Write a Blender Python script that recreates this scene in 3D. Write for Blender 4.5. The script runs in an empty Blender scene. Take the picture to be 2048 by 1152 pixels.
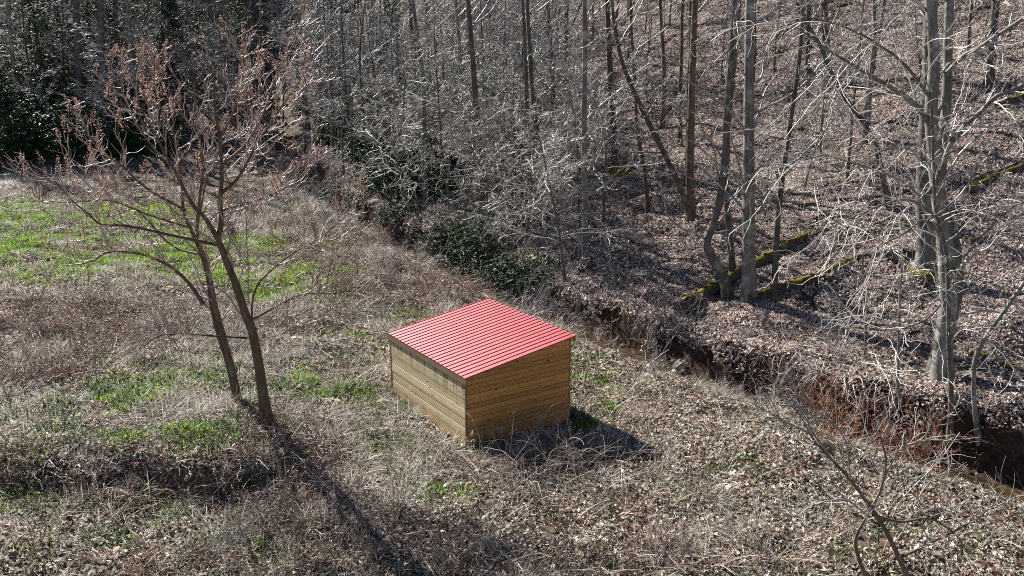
import bpy, math
import numpy as np
from mathutils import Vector

scene = bpy.context.scene
COL = scene.collection
R = math.radians

# ---------------------------------------------------------------- camera, sky, sun, exposure
cam_data = bpy.data.cameras.new('camera')
cam_data.sensor_width = 36.0
cam_data.lens = 31.64
cam_data.clip_end = 2000.0
cam = bpy.data.objects.new('camera', cam_data)
cam.location = (0.0, 0.0, 11.65)
cam.rotation_euler = (R(90 - 14.79), 0.0, 0.0)
COL.objects.link(cam)
scene.camera = cam

SUN_AZ, SUN_EL = R(-40.5), R(36.0)          # azimuth from +Y towards +X
world = bpy.data.worlds.new('World')
scene.world = world
world.use_nodes = True
wn = world.node_tree.nodes
sky = wn.new('ShaderNodeTexSky')
sky.sky_type = 'NISHITA'
sky.sun_disc = False
sky.sun_elevation = SUN_EL
sky.sun_rotation = SUN_AZ
sky.altitude = 900
sky.air_density = 0.6
sky.dust_density = 0.2
world.node_tree.links.new(sky.outputs[0], wn['Background'].inputs[0])
wn['Background'].inputs[1].default_value = 0.05

sun_data = bpy.data.lights.new('sun', 'SUN')
sun_data.energy = 5.0
sun_data.angle = R(0.5)
sun_data.color = (1.0, 0.965, 0.91)
sun = bpy.data.objects.new('sun', sun_data)
to_sun = Vector((math.sin(SUN_AZ) * math.cos(SUN_EL), math.cos(SUN_AZ) * math.cos(SUN_EL), math.sin(SUN_EL)))
sun.rotation_euler = to_sun.to_track_quat('Z', 'Y').to_euler()
sun.location = (-30, 40, 60)
COL.objects.link(sun)

scene.view_settings.view_transform = 'Standard'
scene.view_settings.look = 'None'
scene.view_settings.gamma = 1.0
scene.view_settings.use_curve_mapping = False
scene.view_settings.exposure = 1.28
scene.cycles.max_bounces = 4
scene.cycles.diffuse_bounces = 1
scene.cycles.glossy_bounces = 2
scene.cycles.transmission_bounces = 3
scene.cycles.transparent_max_bounces = 4
scene.cycles.caustics_reflective = False
scene.cycles.caustics_refractive = False
scene.cycles.use_denoising = False
scene.cycles.filter_width = 1.0

# ---------------------------------------------------------------- terrain height
_TAB = np.random.default_rng(99).random((64, 64))
def vnoise(x, y, k=0):
    x = np.asarray(x, float) + k * 17.31; y = np.asarray(y, float) + k * 9.73
    xi = np.floor(x).astype(int); yi = np.floor(y).astype(int)
    fx = x - xi; fy = y - yi
    fx = fx * fx * (3 - 2 * fx); fy = fy * fy * (3 - 2 * fy)
    a = _TAB[xi % 64, yi % 64]; b = _TAB[(xi + 1) % 64, yi % 64]
    c = _TAB[xi % 64, (yi + 1) % 64]; d = _TAB[(xi + 1) % 64, (yi + 1) % 64]
    return (a * (1 - fx) + b * fx) * (1 - fy) + (c * (1 - fx) + d * fx) * fy
def fbm(x, y, k=0, n=4):
    s = 0.0; a = 0.5
    for i in range(n):
        s = s + a * (vnoise(x * 2 ** i, y * 2 ** i, k + i) - 0.5); a *= 0.5
    return s
def softplus(t, w):
    t = np.asarray(t, float) / w
    return w * np.where(t > 30, t, np.log1p(np.exp(np.minimum(t, 30))))
def sstep(a, b, t):
    t = np.clip((np.asarray(t, float) - a) / (b - a), 0, 1)
    return t * t * (3 - 2 * t)
# creek centre line: x, y, water level, half width
CREEK = np.array([
    (23.0, 16.5, -1.10, 1.2), (18.5, 20.5, -1.05, 1.1), (15.2, 23.4, -1.0, 1.0), (12.9, 25.6, -0.95, 0.85),
    (10.1, 29.1, -0.88, 0.75), (7.16, 32.2, -0.77, 0.65), (4.33, 36.0, -0.54, 0.6), (1.75, 39.6, -0.32, 0.5),
    (-0.6, 43.2, -0.11, 0.7), (-3.9, 47.4, 0.14, 0.7), (-8.7, 54.2, 0.55, 0.7), (-12.6, 61.5, 0.99, 0.7),
    (-16.2, 70.0, 1.5, 0.7), (-24.0, 95.0, 4.0, 0.7), (-34.0, 130.0, 9.5, 0.7), (-60.0, 220.0, 24.0, 0.7)])
def creek_at(x, y):
    x = np.asarray(x, float); y = np.asarray(y, float)
    best = np.full(x.shape, 1e9); sg = np.zeros(x.shape); wz = np.zeros(x.shape); hw = np.zeros(x.shape)
    for i in range(len(CREEK) - 1):
        ax, ay, az, aw = CREEK[i]; bx, by, bz, bw = CREEK[i + 1]
        dx, dy = bx - ax, by - ay; L2 = dx * dx + dy * dy
        t = np.clip(((x - ax) * dx + (y - ay) * dy) / L2, 0, 1)
        px = ax + t * dx; py = ay + t * dy
        d = np.hypot(x - px, y - py)
        side = np.sign(dx * (y - ay) - dy * (x - ax))      # + on the meadow side when walking upstream
        m = d < best
        best = np.where(m, d, best); sg = np.where(m, -side, sg)
        wz = np.where(m, az + t * (bz - az), wz); hw = np.where(m, aw + t * (bw - aw), hw)
    return best * sg, wz, hw                                  # signed: + on the wooded far side
def meadow(x, y):
    z = 0.06 * softplus(y - 31, 4)
    z = z + 0.40 * softplus(y - 78 - 0.25 * np.maximum(0, x + 25), 5) * sstep(-22, -42, x + (y - 80) * 0.2)
    z = z + 0.13 * softplus(y - 80, 5) * (1 - sstep(-22, -42, x + (y - 80) * 0.2))
    # a low terrace edge in front of the twin-stemmed tree
    line = 23.2 - 0.10 * np.maximum(0, x + 11) ** 1.5 + 0.5 * fbm(x * 0.5, x * 0.1, 5, 2) * 2
    line = np.where(x > -7.5, line + (x + 7.5) * 0.9, line)
    step = 0.75 * sstep(-0.35, 0.45, y - line) * (1 - sstep(-8.0, -4.6, x))
    z = z + step - 0.30 * (1 - sstep(-8.0, -4.6, x))
    z = z - 0.06 * np.maximum(0, 20 - y)
    return z
def terrain(x, y):
    x = np.asarray(x, float); y = np.asarray(y, float)
    s, wz, hw = creek_at(x, y)
    wig = 0.8 * fbm(x * 0.35, y * 0.35, 11, 3)
    s = s + wig * np.minimum(1, np.abs(s) / 2 + 0.3)
    n1 = fbm(x * 0.25, y * 0.25, 1, 4); n2 = fbm(x * 1.3, y * 1.3, 2, 3)
    pad = np.exp(-((x + 0.3) ** 2 + (y - 25.0) ** 2) / 14.0)
    m = meadow(x, y) + (0.45 * n1 + 0.32 * n2) * (1 - pad) - 0.14 * pad
    near = wz + (m - wz) * sstep(0.0, 1.9, -s - hw * 0.9)
    q = np.maximum(0, s - hw)
    top = 1.5 + 1.6 * fbm(x * 0.33, y * 0.33, 21, 3)
    slope = 0.10 * q + 0.0062 * np.minimum(q, 28) ** 2 + 0.40 * np.maximum(0, q - 28)
    far = wz + top * sstep(0.0, 0.7 + 1.2 * fbm(x * 0.5, y * 0.5, 23, 2), q) + slope + (0.7 * n1 + 0.22 * n2) * sstep(0, 2, q)
    z = np.where(s > 0, far, near)
    bed = wz - 0.14 + 0.10 * n2
    z = np.where(np.abs(s) < hw, np.minimum(z, bed + 0.25 * sstep(0.6, 1.0, np.abs(s) / np.maximum(hw, .1))), z)
    return z
def tz(x, y):
    return float(terrain(np.array([x]), np.array([y]))[0])

# ---------------------------------------------------------------- helpers
def link(o, parent=None):
    COL.objects.link(o)
    if parent is not None:
        o.parent = parent
    return o
def tag(o, label=None, cat=None, group=None, kind=None):
    if label: o['label'] = label
    if cat: o['category'] = cat
    if group: o['group'] = group
    if kind: o['kind'] = kind
    return o
def empty(name, loc=(0, 0, 0), rz=0.0, scale=1.0):
    o = bpy.data.objects.new(name, None)
    o.empty_display_size = 0.3
    o.location = loc; o.rotation_euler = (0, 0, rz); o.scale = (scale,) * 3
    return link(o)
def fast_mesh(name, verts, faces, mat=None, smooth=True, col=None):
    """verts (N,3), faces (M,k) with one k"""
    verts = np.asarray(verts, np.float32); faces = np.asarray(faces, np.int32)
    me = bpy.data.meshes.new(name)
    M, k = faces.shape
    me.vertices.add(len(verts)); me.vertices.foreach_set('co', verts.ravel())
    me.loops.add(M * k); me.loops.foreach_set('vertex_index', faces.ravel())
    me.polygons.add(M)
    me.polygons.foreach_set('loop_start', np.arange(0, M * k, k, dtype=np.int32))
    me.polygons.foreach_set('use_smooth', np.full(M, smooth, dtype=bool))
    me.update(calc_edges=True)
    if col is not None:
        c = np.ones((len(verts), 4), np.float32); c[:, :3] = col
        at = me.attributes.new('col', 'FLOAT_COLOR', 'POINT'); at.data.foreach_set('color', c.ravel())
    if mat: me.materials.append(mat)
    return me
def obj(name, me, parent=None):
    return link(bpy.data.objects.new(name, me), parent)

class Tubes:
    def __init__(self):
        self.v = []; self.f = []; self.c = []; self.n = 0
    def add(self, P, Rr, sides, col=None):
        P = np.asarray(P, float); Rr = np.asarray(Rr, float)
        if P.ndim == 2: P = P[None]; Rr = Rr[None]
        N, K, _ = P.shape
        if N == 0: return
        T = np.gradient(P, axis=1)
        T /= np.linalg.norm(T, axis=2, keepdims=True) + 1e-9
        mean = T.mean(axis=1); ax = np.argmin(np.abs(mean), axis=1)
        ref = np.eye(3)[ax][:, None, :]
        U = np.cross(T, ref); U /= np.linalg.norm(U, axis=2, keepdims=True) + 1e-9
        W = np.cross(T, U)
        a = 2 * np.pi * np.arange(sides) / sides
        ring = P[:, :, None, :] + Rr[:, :, None, None] * (np.cos(a)[None, None, :, None] * U[:, :, None, :] + np.sin(a)[None, None, :, None] * W[:, :, None, :])
        base = np.arange(N)[:, None, None] * K * sides + np.arange(K - 1)[None, :, None] * sides
        j = np.arange(sides)[None, None, :]; j2 = (np.arange(sides) + 1) % sides; j2 = j2[None, None, :]
        f = np.stack([base + j, base + j2, base + sides + j2, base + sides + j], axis=-1).reshape(-1, 4) + self.n
        self.v.append(ring.reshape(-1, 3)); self.f.append(f); self.n += N * K * sides
        if col is not None:
            cc = np.broadcast_to(np.asarray(col, float).reshape(-1, 1, 3) if np.asarray(col).ndim == 2 else np.asarray(col, float).reshape(1, 1, 3), (N, K * sides, 3))
            self.c.append(cc.reshape(-1, 3))
    def mesh(self, name, mat, smooth=True):
        return fast_mesh(name, np.concatenate(self.v), np.concatenate(self.f), mat, smooth, np.concatenate(self.c) if self.c else None)

def unit(v):
    return v / (np.linalg.norm(v, axis=-1, keepdims=True) + 1e-9)
def grow(rng, S, D, L, nseg, wander, up=0.0, flat=0.0):
    P = [S]; D = unit(np.array(D, float)); L = np.asarray(L, float)
    for k in range(nseg):
        D = D + rng.normal(0, wander, D.shape)
        D[:, 2] = D[:, 2] * (1 - flat) + up
        D = unit(D)
        P.append(P[-1] + D * (L / nseg)[:, None])
    return np.stack(P, axis=1)
def taper(r0, K, r1=0.25, p=1.0):
    t = np.linspace(0, 1, K)
    return np.asarray(r0)[:, None] * (1 - (1 - r1) * t[None, :] ** p)
def spawn(rng, P, Rr, L, m, t0, t1, ang, angsd, lr, rr, lfall=0.5):
    """m children per parent between t0 and t1; returns start, dir, length, radius"""
    N, K, _ = P.shape
    t = t0 + (t1 - t0) * (np.arange(m)[None, :] + rng.random((N, m))) / m
    x = t * (K - 1); i = np.clip(np.floor(x).astype(int), 0, K - 2); f = (x - i)[..., None]
    n = np.arange(N)[:, None]
    S = P[n, i] * (1 - f) + P[n, i + 1] * f
    T = unit(P[n, i + 1] - P[n, i])
    r = Rr[n, i] * (1 - f[..., 0]) + Rr[n, i + 1] * f[..., 0]
    rnd = unit(rng.normal(0, 1, T.shape))
    side = unit(np.cross(T, rnd))
    a = rng.normal(ang, angsd, t.shape)[..., None]
    D = T * np.cos(a) + side * np.sin(a)
    Ln = np.asarray(L)[:, None] * lr * (1 - lfall * (t - t0) / max(1e-6, t1 - t0)) * rng.uniform(0.65, 1.25, t.shape)
    return S.reshape(-1, 3), D.reshape(-1, 3), Ln.ravel(), (np.minimum(r * rr * rng.uniform(0.75, 1.1, r.shape), r * 0.9)).ravel()
def spline(pts, n):
    """Catmull-Rom through pts"""
    p = np.asarray(pts, float); p = np.vstack([2 * p[0] - p[1], p, 2 * p[-1] - p[-2]])
    out = []; m = len(p) - 3
    for u in np.linspace(0, m - 1e-6, n):
        i = int(u); t = u - i; a, b, c, d = p[i:i + 4]
        out.append(0.5 * ((2 * b) + (c - a) * t + (2 * a - 5 * b + 4 * c - d) * t * t + (3 * b - a - 3 * c + d) * t ** 3))
    return np.array(out)

# ---------------------------------------------------------------- materials
class NT:
    def __init__(self, name):
        self.m = bpy.data.materials.new(name); self.m.use_nodes = True
        self.t = self.m.node_tree; self.b = self.t.nodes['Principled BSDF']; self.out = self.t.nodes['Material Output']
    def n(self, kind, **kw):
        o = self.t.nodes.new(kind)
        for k, v in kw.items():
            if k.startswith('i_'):
                key = k[2:]; key = int(key) if key.isdigit() else key.replace('_', ' ')
                o.inputs[key].default_value = v
            else: setattr(o, k, v)
        return o
    def l(self, a, b): self.t.links.new(a, b)
    def noise(self, scale, detail=4, rough=0.6, vec=None):
        o = self.n('ShaderNodeTexNoise'); o.inputs['Scale'].default_value = scale; o.inputs['Detail'].default_value = detail; o.inputs['Roughness'].default_value = rough
        if vec is not None: self.l(vec, o.inputs['Vector'])
        return o.outputs['Fac']
    def ramp(self, fac, stops):
        o = self.n('ShaderNodeValToRGB'); e = o.color_ramp.elements
        while len(e) < len(stops): e.new(0.5)
        for el, (p, c) in zip(e, stops):
            el.position = p; el.color = tuple(c) + (1,) if len(c) == 3 else c
        self.l(fac, o.inputs[0]); return o.outputs[0]
    def mix(self, fac, a, b, blend='MIX'):
        o = self.n('ShaderNodeMix', data_type='RGBA', blend_type=blend)
        for s, v in ((o.inputs[0], fac), (o.inputs[6], a), (o.inputs[7], b)):
            if hasattr(v, 'is_linked') or hasattr(v, 'links'): self.l(v, s)
            elif isinstance(v, (int, float)): s.default_value = v
            else: s.default_value = tuple(v) + (1,)
        return o.outputs[2]
    def math(self, op, a, b=None):
        o = self.n('ShaderNodeMath', operation=op)
        for s, v in ((o.inputs[0], a), (o.inputs[1], b)):
            if v is None: continue
            if hasattr(v, 'links'): self.l(v, s)
            else: s.default_value = v
        return o.outputs[0]
    def attr(self, name):
        return self.n('ShaderNodeAttribute', attribute_name=name)
    def obj_co(self): return self.n('ShaderNodeTexCoord').outputs['Object']
    def geo_pos(self): return self.n('ShaderNodeNewGeometry').outputs['Position']
    def rnd(self): return self.n('ShaderNodeObjectInfo').outputs['Random']
    def mapping(self, vec, scale=(1, 1, 1), loc=(0, 0, 0)):
        o = self.n('ShaderNodeMapping'); o.inputs['Scale'].default_value = scale; o.inputs['Location'].default_value = loc
        self.l(vec, o.inputs[0]); return o.outputs[0]
    def bump(self, h, strength=0.5, dist=0.02):
        o = self.n('ShaderNodeBump'); o.inputs['Strength'].default_value = strength; o.inputs['Distance'].default_value = dist
        self.l(h, o.inputs['Height']); self.l(o.outputs[0], self.b.inputs['Normal'])
    def base(self, c):
        if hasattr(c, 'links'): self.l(c, self.b.inputs['Base Color'])
        else: self.b.inputs['Base Color'].default_value = tuple(c) + (1,)
    def rough(self, v, spec=0.3):
        self.b.inputs['Roughness'].default_value = v; self.b.inputs['Specular IOR Level'].default_value = spec

def leafy(name, gain=(1, 1, 1), trans=0.35, rough=0.7, spec=0.2):
    """thin dry or green leaf; colour from the mesh's own 'col' attribute with a random shift per copy"""
    t = NT(name)
    a = t.attr('col').outputs['Color']
    c = t.mix(1.0, a, gain, 'MULTIPLY')
    hsv = t.n('ShaderNodeHueSaturation'); t.l(c, hsv.inputs['Color'])
    mr = t.n('ShaderNodeMapRange'); t.l(t.rnd(), mr.inputs[0]); mr.inputs[3].default_value = 0.8; mr.inputs[4].default_value = 1.18
    t.l(mr.outputs[0], hsv.inputs['Value'])
    c = hsv.outputs[0]
    t.base(c); t.rough(rough, spec)
    tr = t.n('ShaderNodeBsdfTranslucent'); t.l(c, tr.inputs[0])
    mx = t.n('ShaderNodeMixShader'); mx.inputs[0].default_value = trans
    t.l(t.b.outputs[0], mx.inputs[1]); t.l(tr.outputs[0], mx.inputs[2]); t.l(mx.outputs[0], t.out.inputs[0])
    return t.m
def bark(name, dark, light, lichen, scale=6.0, rough=0.75, lich=0.55, spec=0.3):
    t = NT(name)
    co = t.obj_co()
    n1 = t.noise(scale, 6, 0.65, t.mapping(co, (1, 1, 0.25)))
    n2 = t.noise(scale * 0.35, 4, 0.6, co)
    c = t.ramp(n1, [(0.32, dark), (0.68, light)])
    k = t.ramp(n2, [(lich, (0, 0, 0)), (lich + 0.12, (1, 1, 1))])
    c = t.mix(k, c, lichen)
    hsv = t.n('ShaderNodeHueSaturation'); t.l(c, hsv.inputs['Color'])
    mr = t.n('ShaderNodeMapRange'); t.l(t.rnd(), mr.inputs[0]); mr.inputs[3].default_value = 0.75; mr.inputs[4].default_value = 1.2
    t.l(mr.outputs[0], hsv.inputs['Value'])
    t.base(hsv.outputs[0]); t.rough(rough, spec)
    t.bump(n1, 0.6, 0.03)
    return t.m
def plain(name, c0, c1, scale=8.0, rough=0.7, spec=0.3, var=(0.8, 1.2)):
    t = NT(name)
    n = t.noise(scale, 4, 0.6, t.obj_co())
    c = t.ramp(n, [(0.3, c0), (0.7, c1)])
    hsv = t.n('ShaderNodeHueSaturation'); t.l(c, hsv.inputs['Color'])
    mr = t.n('ShaderNodeMapRange'); t.l(t.rnd(), mr.inputs[0]); mr.inputs[3].default_value = var[0]; mr.inputs[4].default_value = var[1]
    t.l(mr.outputs[0], hsv.inputs['Value'])
    t.base(hsv.outputs[0]); t.rough(rough, spec)
    t.bump(n, 0.4, 0.01)
    return t.m

M_BARK = bark('grey_bark', (0.06, 0.052, 0.045), (0.155, 0.138, 0.12), (0.25, 0.25, 0.22))
M_BARK_PALE = bark('pale_beech_bark', (0.085, 0.078, 0.068), (0.25, 0.235, 0.205), (0.37, 0.365, 0.325), 5.0, 0.7, 0.53)
M_BARK_DARK = bark('dark_bark', (0.05, 0.04, 0.033), (0.13, 0.105, 0.085), (0.2, 0.19, 0.16), 7.0)
M_BARK_BROWN = bark('brown_bark', (0.085, 0.055, 0.037), (0.21, 0.145, 0.10), (0.27, 0.22, 0.17), 7.0, 0.75, 0.62)
M_TWIG = plain('grey_twig', (0.22, 0.21, 0.20), (0.43, 0.41, 0.39), 3.0, 0.5, 0.5, (0.45, 1.15))
M_TWIG_PALE = plain('pale_twig', (0.32, 0.295, 0.26), (0.56, 0.52, 0.47), 3.0, 0.45, 0.5, (0.6, 1.15))
M_TWIG_BROWN = plain('brown_twig', (0.25, 0.19, 0.165), (0.48, 0.385, 0.34), 3.0, 0.5, 0.5)
M_TWIG_RED = plain('red_twig', (0.22, 0.105, 0.07), (0.42, 0.235, 0.16), 3.0, 0.5, 0.4)
M_CANE = leafy('dry_cane', trans=0.05, rough=0.55, spec=0.4)
M_LITTER = leafy('leaf_litter', trans=0.25, rough=0.6, spec=0.3)
M_STRAW = leafy('dry_grass', trans=0.3, rough=0.6, spec=0.3)
M_GRASS = leafy('green_grass', trans=0.6, rough=0.5, spec=0.35)
M_RHODO = leafy('evergreen_leaf', trans=0.10, rough=0.55, spec=0.22)
M_NEEDLE = leafy('conifer_needle', trans=0.2, rough=0.6, spec=0.2)
M_BUD = leafy('russet_bud', trans=0.4, rough=0.7, spec=0.2)
M_MOSS = plain('moss', (0.06, 0.052, 0.012), (0.23, 0.18, 0.03), 9.0, 0.95, 0.05)
M_STONE = plain('creek_stone', (0.16, 0.14, 0.12), (0.36, 0.33, 0.29), 5.0, 0.8, 0.3)
M_STONE_PALE = plain('pale_stone', (0.45, 0.43, 0.4), (0.7, 0.68, 0.64), 5.0, 0.8, 0.3)

# ---------------------------------------------------------------- ground
def axis(segs):
    out = []
    for a, b, d in segs:
        out += list(np.arange(a, b, d))
    out.append(segs[-1][1]); return np.array(out)
gx = axis([(-260, -60, 8.0), (-60, -20, 1.0), (-20, 22, 0.2), (22, 60, 0.8), (60, 260, 8.0)])
gy = axis([(-60, 12, 6.0), (12, 56, 0.2), (56, 90, 0.6), (90, 150, 2.0), (150, 420, 10.0)])
X, Y = np.meshgrid(gx, gy)
Z = terrain(X.ravel(), Y.ravel())
nx, ny = len(gx), len(gy)
i = np.arange(nx * ny).reshape(ny, nx)
GF = np.stack([i[:-1, :-1], i[:-1, 1:], i[1:, 1:], i[1:, :-1]], -1).reshape(-1, 4)
# x, y, radius x, radius y of the greener grass patches
GREEN = [(-10.43, 40.99, 5.0, 4.6), (-13.52, 47.22, 5, 4), (-8.61, 38.93, 2.4, 2), (-19.17, 46.58, 8, 6), (-24.21, 47.19, 9, 6), (-24.55, 43.2, 8, 3.5), (-29.32, 54.07, 9, 6), (-25.18, 54.32, 7, 5), (-15.43, 43.25, 4, 3), (-12.24, 29.91, 2.2, 1.8), (-11.95, 27.4, 2.4, 1.6), (-13.5, 28.93, 1.2, 0.9), (-11.37, 24.43, 2.8, 1.3), (-10.33, 24.79, 2.0, 1.3), (-9.06, 25.02, 1.8, 1.0), (-6.65, 29.26, 2.2, 1.4), (-5.79, 34.32, 1.9, 1.8), (-4.61, 37.49, 1.7, 1.4), (-5.8, 28.38, 2.0, 1.2), (3.12, 28.15, 0.8, 0.6), (2.35, 31.61, 1.4, 1.6), (2.68, 26.96, 0.9, 0.6), (5.38, 25.9, 0.8, 0.5), (4.65, 24.75, 0.6, 0.4), (-13.58, 22.04, 1.2, 0.8), (-9.77, 21.93, 1.6, 0.6), (-4.0, 25.14, 2.2, 0.9), (-2.23, 22.2, 2.0, 0.7), (3.7, 30.34, 1.2, 1.0), (-13.89, 26.66, 1.6, 1.0)]
def green_mask(x, y):
    m = np.zeros(np.shape(x))
    for gx_, gy_, rx, ry in GREEN:
        d = np.hypot((x - gx_) / rx, (y - gy_) / ry)
        m = np.maximum(m, 1 - sstep(0.25, 1.1, d))
    return m * sstep(-0.14, 0.08, fbm(x * 0.9, y * 0.9, 31, 3) + 0.04) * (0.6 + 0.4 * sstep(31, 36, y))
sx, wzx, hwx = creek_at(X.ravel(), Y.ravel())
gm = green_mask(X.ravel(), Y.ravel())
gzx = np.gradient(Z.reshape(ny, nx), gy, gx)
steep = np.hypot(gzx[0], gzx[1]).ravel()
dirt = np.clip(sstep(0.55, 1.2, steep) * (np.abs(sx) < 4.5) + 0.9 * (np.abs(sx) < hwx + 0.15), 0, 1) * (1 - sstep(62, 74, Y.ravel()))
hillm = sstep(0.5, 2.0, sx)
gcol = np.stack([gm, dirt, hillm], -1)
def ground_material():
    t = NT('woodland_ground')
    pos = t.geo_pos()
    a = t.attr('col'); sep = t.n('ShaderNodeSeparateColor'); t.l(a.outputs['Color'], sep.inputs[0])
    n1 = t.noise(1.2, 6, 0.65, pos); n2 = t.noise(14.0, 5, 0.7, pos); n3 = t.noise(45.0, 3, 0.7, pos)
    c = t.ramp(n2, [(0.3, (0.05, 0.033, 0.022)), (0.5, (0.125, 0.088, 0.062)), (0.7, (0.26, 0.205, 0.155))])
    hill = t.ramp(n3, [(0.3, (0.04, 0.026, 0.02)), (0.55, (0.105, 0.074, 0.06)), (0.75, (0.20, 0.155, 0.13))])
    c = t.mix(sep.outputs[2], c, hill)
    c = t.mix(t.math('MULTIPLY', sep.outputs[0], 0.75), c, (0.06, 0.10, 0.018))
    soil = t.ramp(t.noise(4.0, 6, 0.7, pos), [(0.3, (0.026, 0.018, 0.013)), (0.52, (0.07, 0.045, 0.031)), (0.74, (0.16, 0.095, 0.06)), (0.88, (0.26, 0.18, 0.12))])
    c = t.mix(sep.outputs[1], c, soil)
    t.base(c); t.rough(0.95, 0.1)
    t.bump(n2, 0.8, 0.05)
    return t.m
g_me = fast_mesh('ground', np.stack([X.ravel(), Y.ravel(), Z], -1), GF, ground_material(), True, gcol)
tag(obj('ground', g_me), 'leaf-strewn valley floor and wooded hillside with eroded creek banks', None, None, 'structure')

# creek water
cw = []
for a, b in zip(CREEK[:-3], CREEK[1:-2]):
    n = max(2, int(np.hypot(*(b - a)[:2]) / 0.6))
    for u in np.linspace(0, 1, n, endpoint=False): cw.append(a + (b - a) * u)
cw = np.array(cw); tan = np.gradient(cw[:, :2], axis=0); tan /= np.linalg.norm(tan, axis=1, keepdims=True)
nor = np.stack([tan[:, 1], -tan[:, 0]], -1)
wv = []
for u in np.linspace(-1, 1, 9):
    p = cw[:, :2] + nor * (u * (cw[:, 3:4] + 0.8))
    wv.append(np.concatenate([p, cw[:, 2:3] - 0.05], 1))
wv = np.stack(wv, 1); n = len(cw); ii = np.arange(n * 9).reshape(n, 9)
wf = np.stack([ii[:-1, :-1], ii[:-1, 1:], ii[1:, 1:], ii[1:, :-1]], -1).reshape(-1, 4)
def water_material():
    t = NT('murky_creek_water')
    pos = t.geo_pos()
    nz = t.noise(5.0, 4, 0.6, pos)
    t.base(t.ramp(t.noise(0.8, 3, 0.5, pos), [(0.3, (0.05, 0.032, 0.016)), (0.7, (0.15, 0.095, 0.045))]))
    t.rough(0.08, 0.5); t.b.inputs['IOR'].default_value = 1.33
    t.b.inputs['Alpha'].default_value = 0.72
    t.bump(nz, 0.25, 0.03)
    return t.m
tag(obj('creek_water', fast_mesh('creek_water', wv.reshape(-1, 3), wf, water_material())), 'shallow brown creek water winding below the bank', None, None, 'structure')

# ---------------------------------------------------------------- the shed
SH_YAW = R(33.0)
W_, D_, HL, HH = 5.14, 3.84, 2.0, 2.59
TH, OVL, OVS, OVH = 0.25, 0.03, 0.11, 0.19
SL = (HH - HL) / D_
shed = empty('wooden_shed', (-1.38, 25.21, 0.0), SH_YAW)
tag(shed, 'small plank shed with a red ribbed metal lean-to roof in the clearing', 'shed')
def wood(name, cols, grey, knots=True, rib_shade=False, splash=False):
    t = NT(name)
    co = t.obj_co()
    oi = t.n('ShaderNodeObjectInfo')
    rv = t.n('ShaderNodeCombineXYZ'); 
    t.l(t.math('MULTIPLY', oi.outputs['Random'], 37.0), rv.inputs[0]); t.l(t.math('MULTIPLY', oi.outputs['Random'], 11.0), rv.inputs[1])
    va = t.n('ShaderNodeVectorMath', operation='ADD'); t.l(co, va.inputs[0]); t.l(rv.outputs[0], va.inputs[1])
    v = va.outputs[0]
    grain = t.noise(1.0, 6, 0.65, t.mapping(v, (1.6, 1.6, 30)))
    fine = t.noise(1.0, 2, 0.6, t.mapping(v, (2.5, 2.5, 60)))
    c = t.ramp(grain, [(0.28, cols[0]), (0.5, cols[1]), (0.74, cols[2])])
    wth = t.ramp(t.noise(0.9, 4, 0.6, t.mapping(v, (1, 1, 2.5))), [(0.38, (0, 0, 0)), (0.68, (1, 1, 1))])
    c = t.mix(t.math('MULTIPLY', wth, grey[1]), c, grey[0])
    c = t.mix(0.35, c, t.mix(1.0, c, t.ramp(fine, [(0.3, (0.62, 0.6, 0.58)), (0.6, (1, 1, 1))]), 'MULTIPLY'))
    hsv = t.n('ShaderNodeHueSaturation'); t.l(c, hsv.inputs['Color'])
    mr = t.n('ShaderNodeMapRange'); t.l(oi.outputs['Random'], mr.inputs[0]); mr.inputs[3].default_value = 0.78; mr.inputs[4].default_value = 1.15
    t.l(mr.outputs[0], hsv.inputs['Value']); c = hsv.outputs[0]
    if knots:
        vo = t.n('ShaderNodeTexVoronoi'); vo.inputs['Scale'].default_value = 1.0
        t.l(t.mapping(v, (1.5, 1.5, 5.0)), vo.inputs['Vector'])
        k = t.ramp(vo.outputs['Distance'], [(0.06, (1, 1, 1)), (0.11, (0, 0, 0))])
        c = t.mix(k, c, (0.035, 0.018, 0.01))
    sep = t.n('ShaderNodeSeparateXYZ'); t.l(co, sep.inputs[0])
    if rib_shade:   # shadows of the roof ribs, painted into the board colour below the eave
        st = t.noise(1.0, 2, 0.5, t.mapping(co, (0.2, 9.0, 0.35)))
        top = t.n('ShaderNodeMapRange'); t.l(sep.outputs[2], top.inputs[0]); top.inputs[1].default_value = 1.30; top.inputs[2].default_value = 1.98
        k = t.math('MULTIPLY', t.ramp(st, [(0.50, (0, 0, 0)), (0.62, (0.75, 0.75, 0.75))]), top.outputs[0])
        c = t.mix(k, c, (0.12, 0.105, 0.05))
    if splash:   # fresher orange wood and mud splash near the ground
        lo = t.n('ShaderNodeMapRange'); t.l(sep.outputs[2], lo.inputs[0]); lo.inputs[1].default_value = 0.42; lo.inputs[2].default_value = 0.0
        k = t.math('MULTIPLY', lo.outputs[0], t.ramp(t.noise(3.0, 3, 0.6, co), [(0.25, (0.3, 0.3, 0.3)), (0.6, (1, 1, 1))]))
        c = t.mix(k, c, (0.42, 0.24, 0.095))
    t.base(c); t.rough(0.7, 0.25); t.bump(fine, 0.2, 0.004)
    return t.m
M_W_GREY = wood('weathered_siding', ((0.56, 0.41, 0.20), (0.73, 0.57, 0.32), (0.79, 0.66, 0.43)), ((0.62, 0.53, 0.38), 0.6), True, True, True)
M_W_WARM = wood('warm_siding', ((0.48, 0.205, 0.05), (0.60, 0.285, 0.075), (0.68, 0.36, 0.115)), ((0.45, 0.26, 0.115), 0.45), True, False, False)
M_W_TRIM = wood('trim_wood', ((0.16, 0.10, 0.05), (0.27, 0.175, 0.095), (0.36, 0.25, 0.15)), ((0.25, 0.2, 0.15), 0.6), False)
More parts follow.
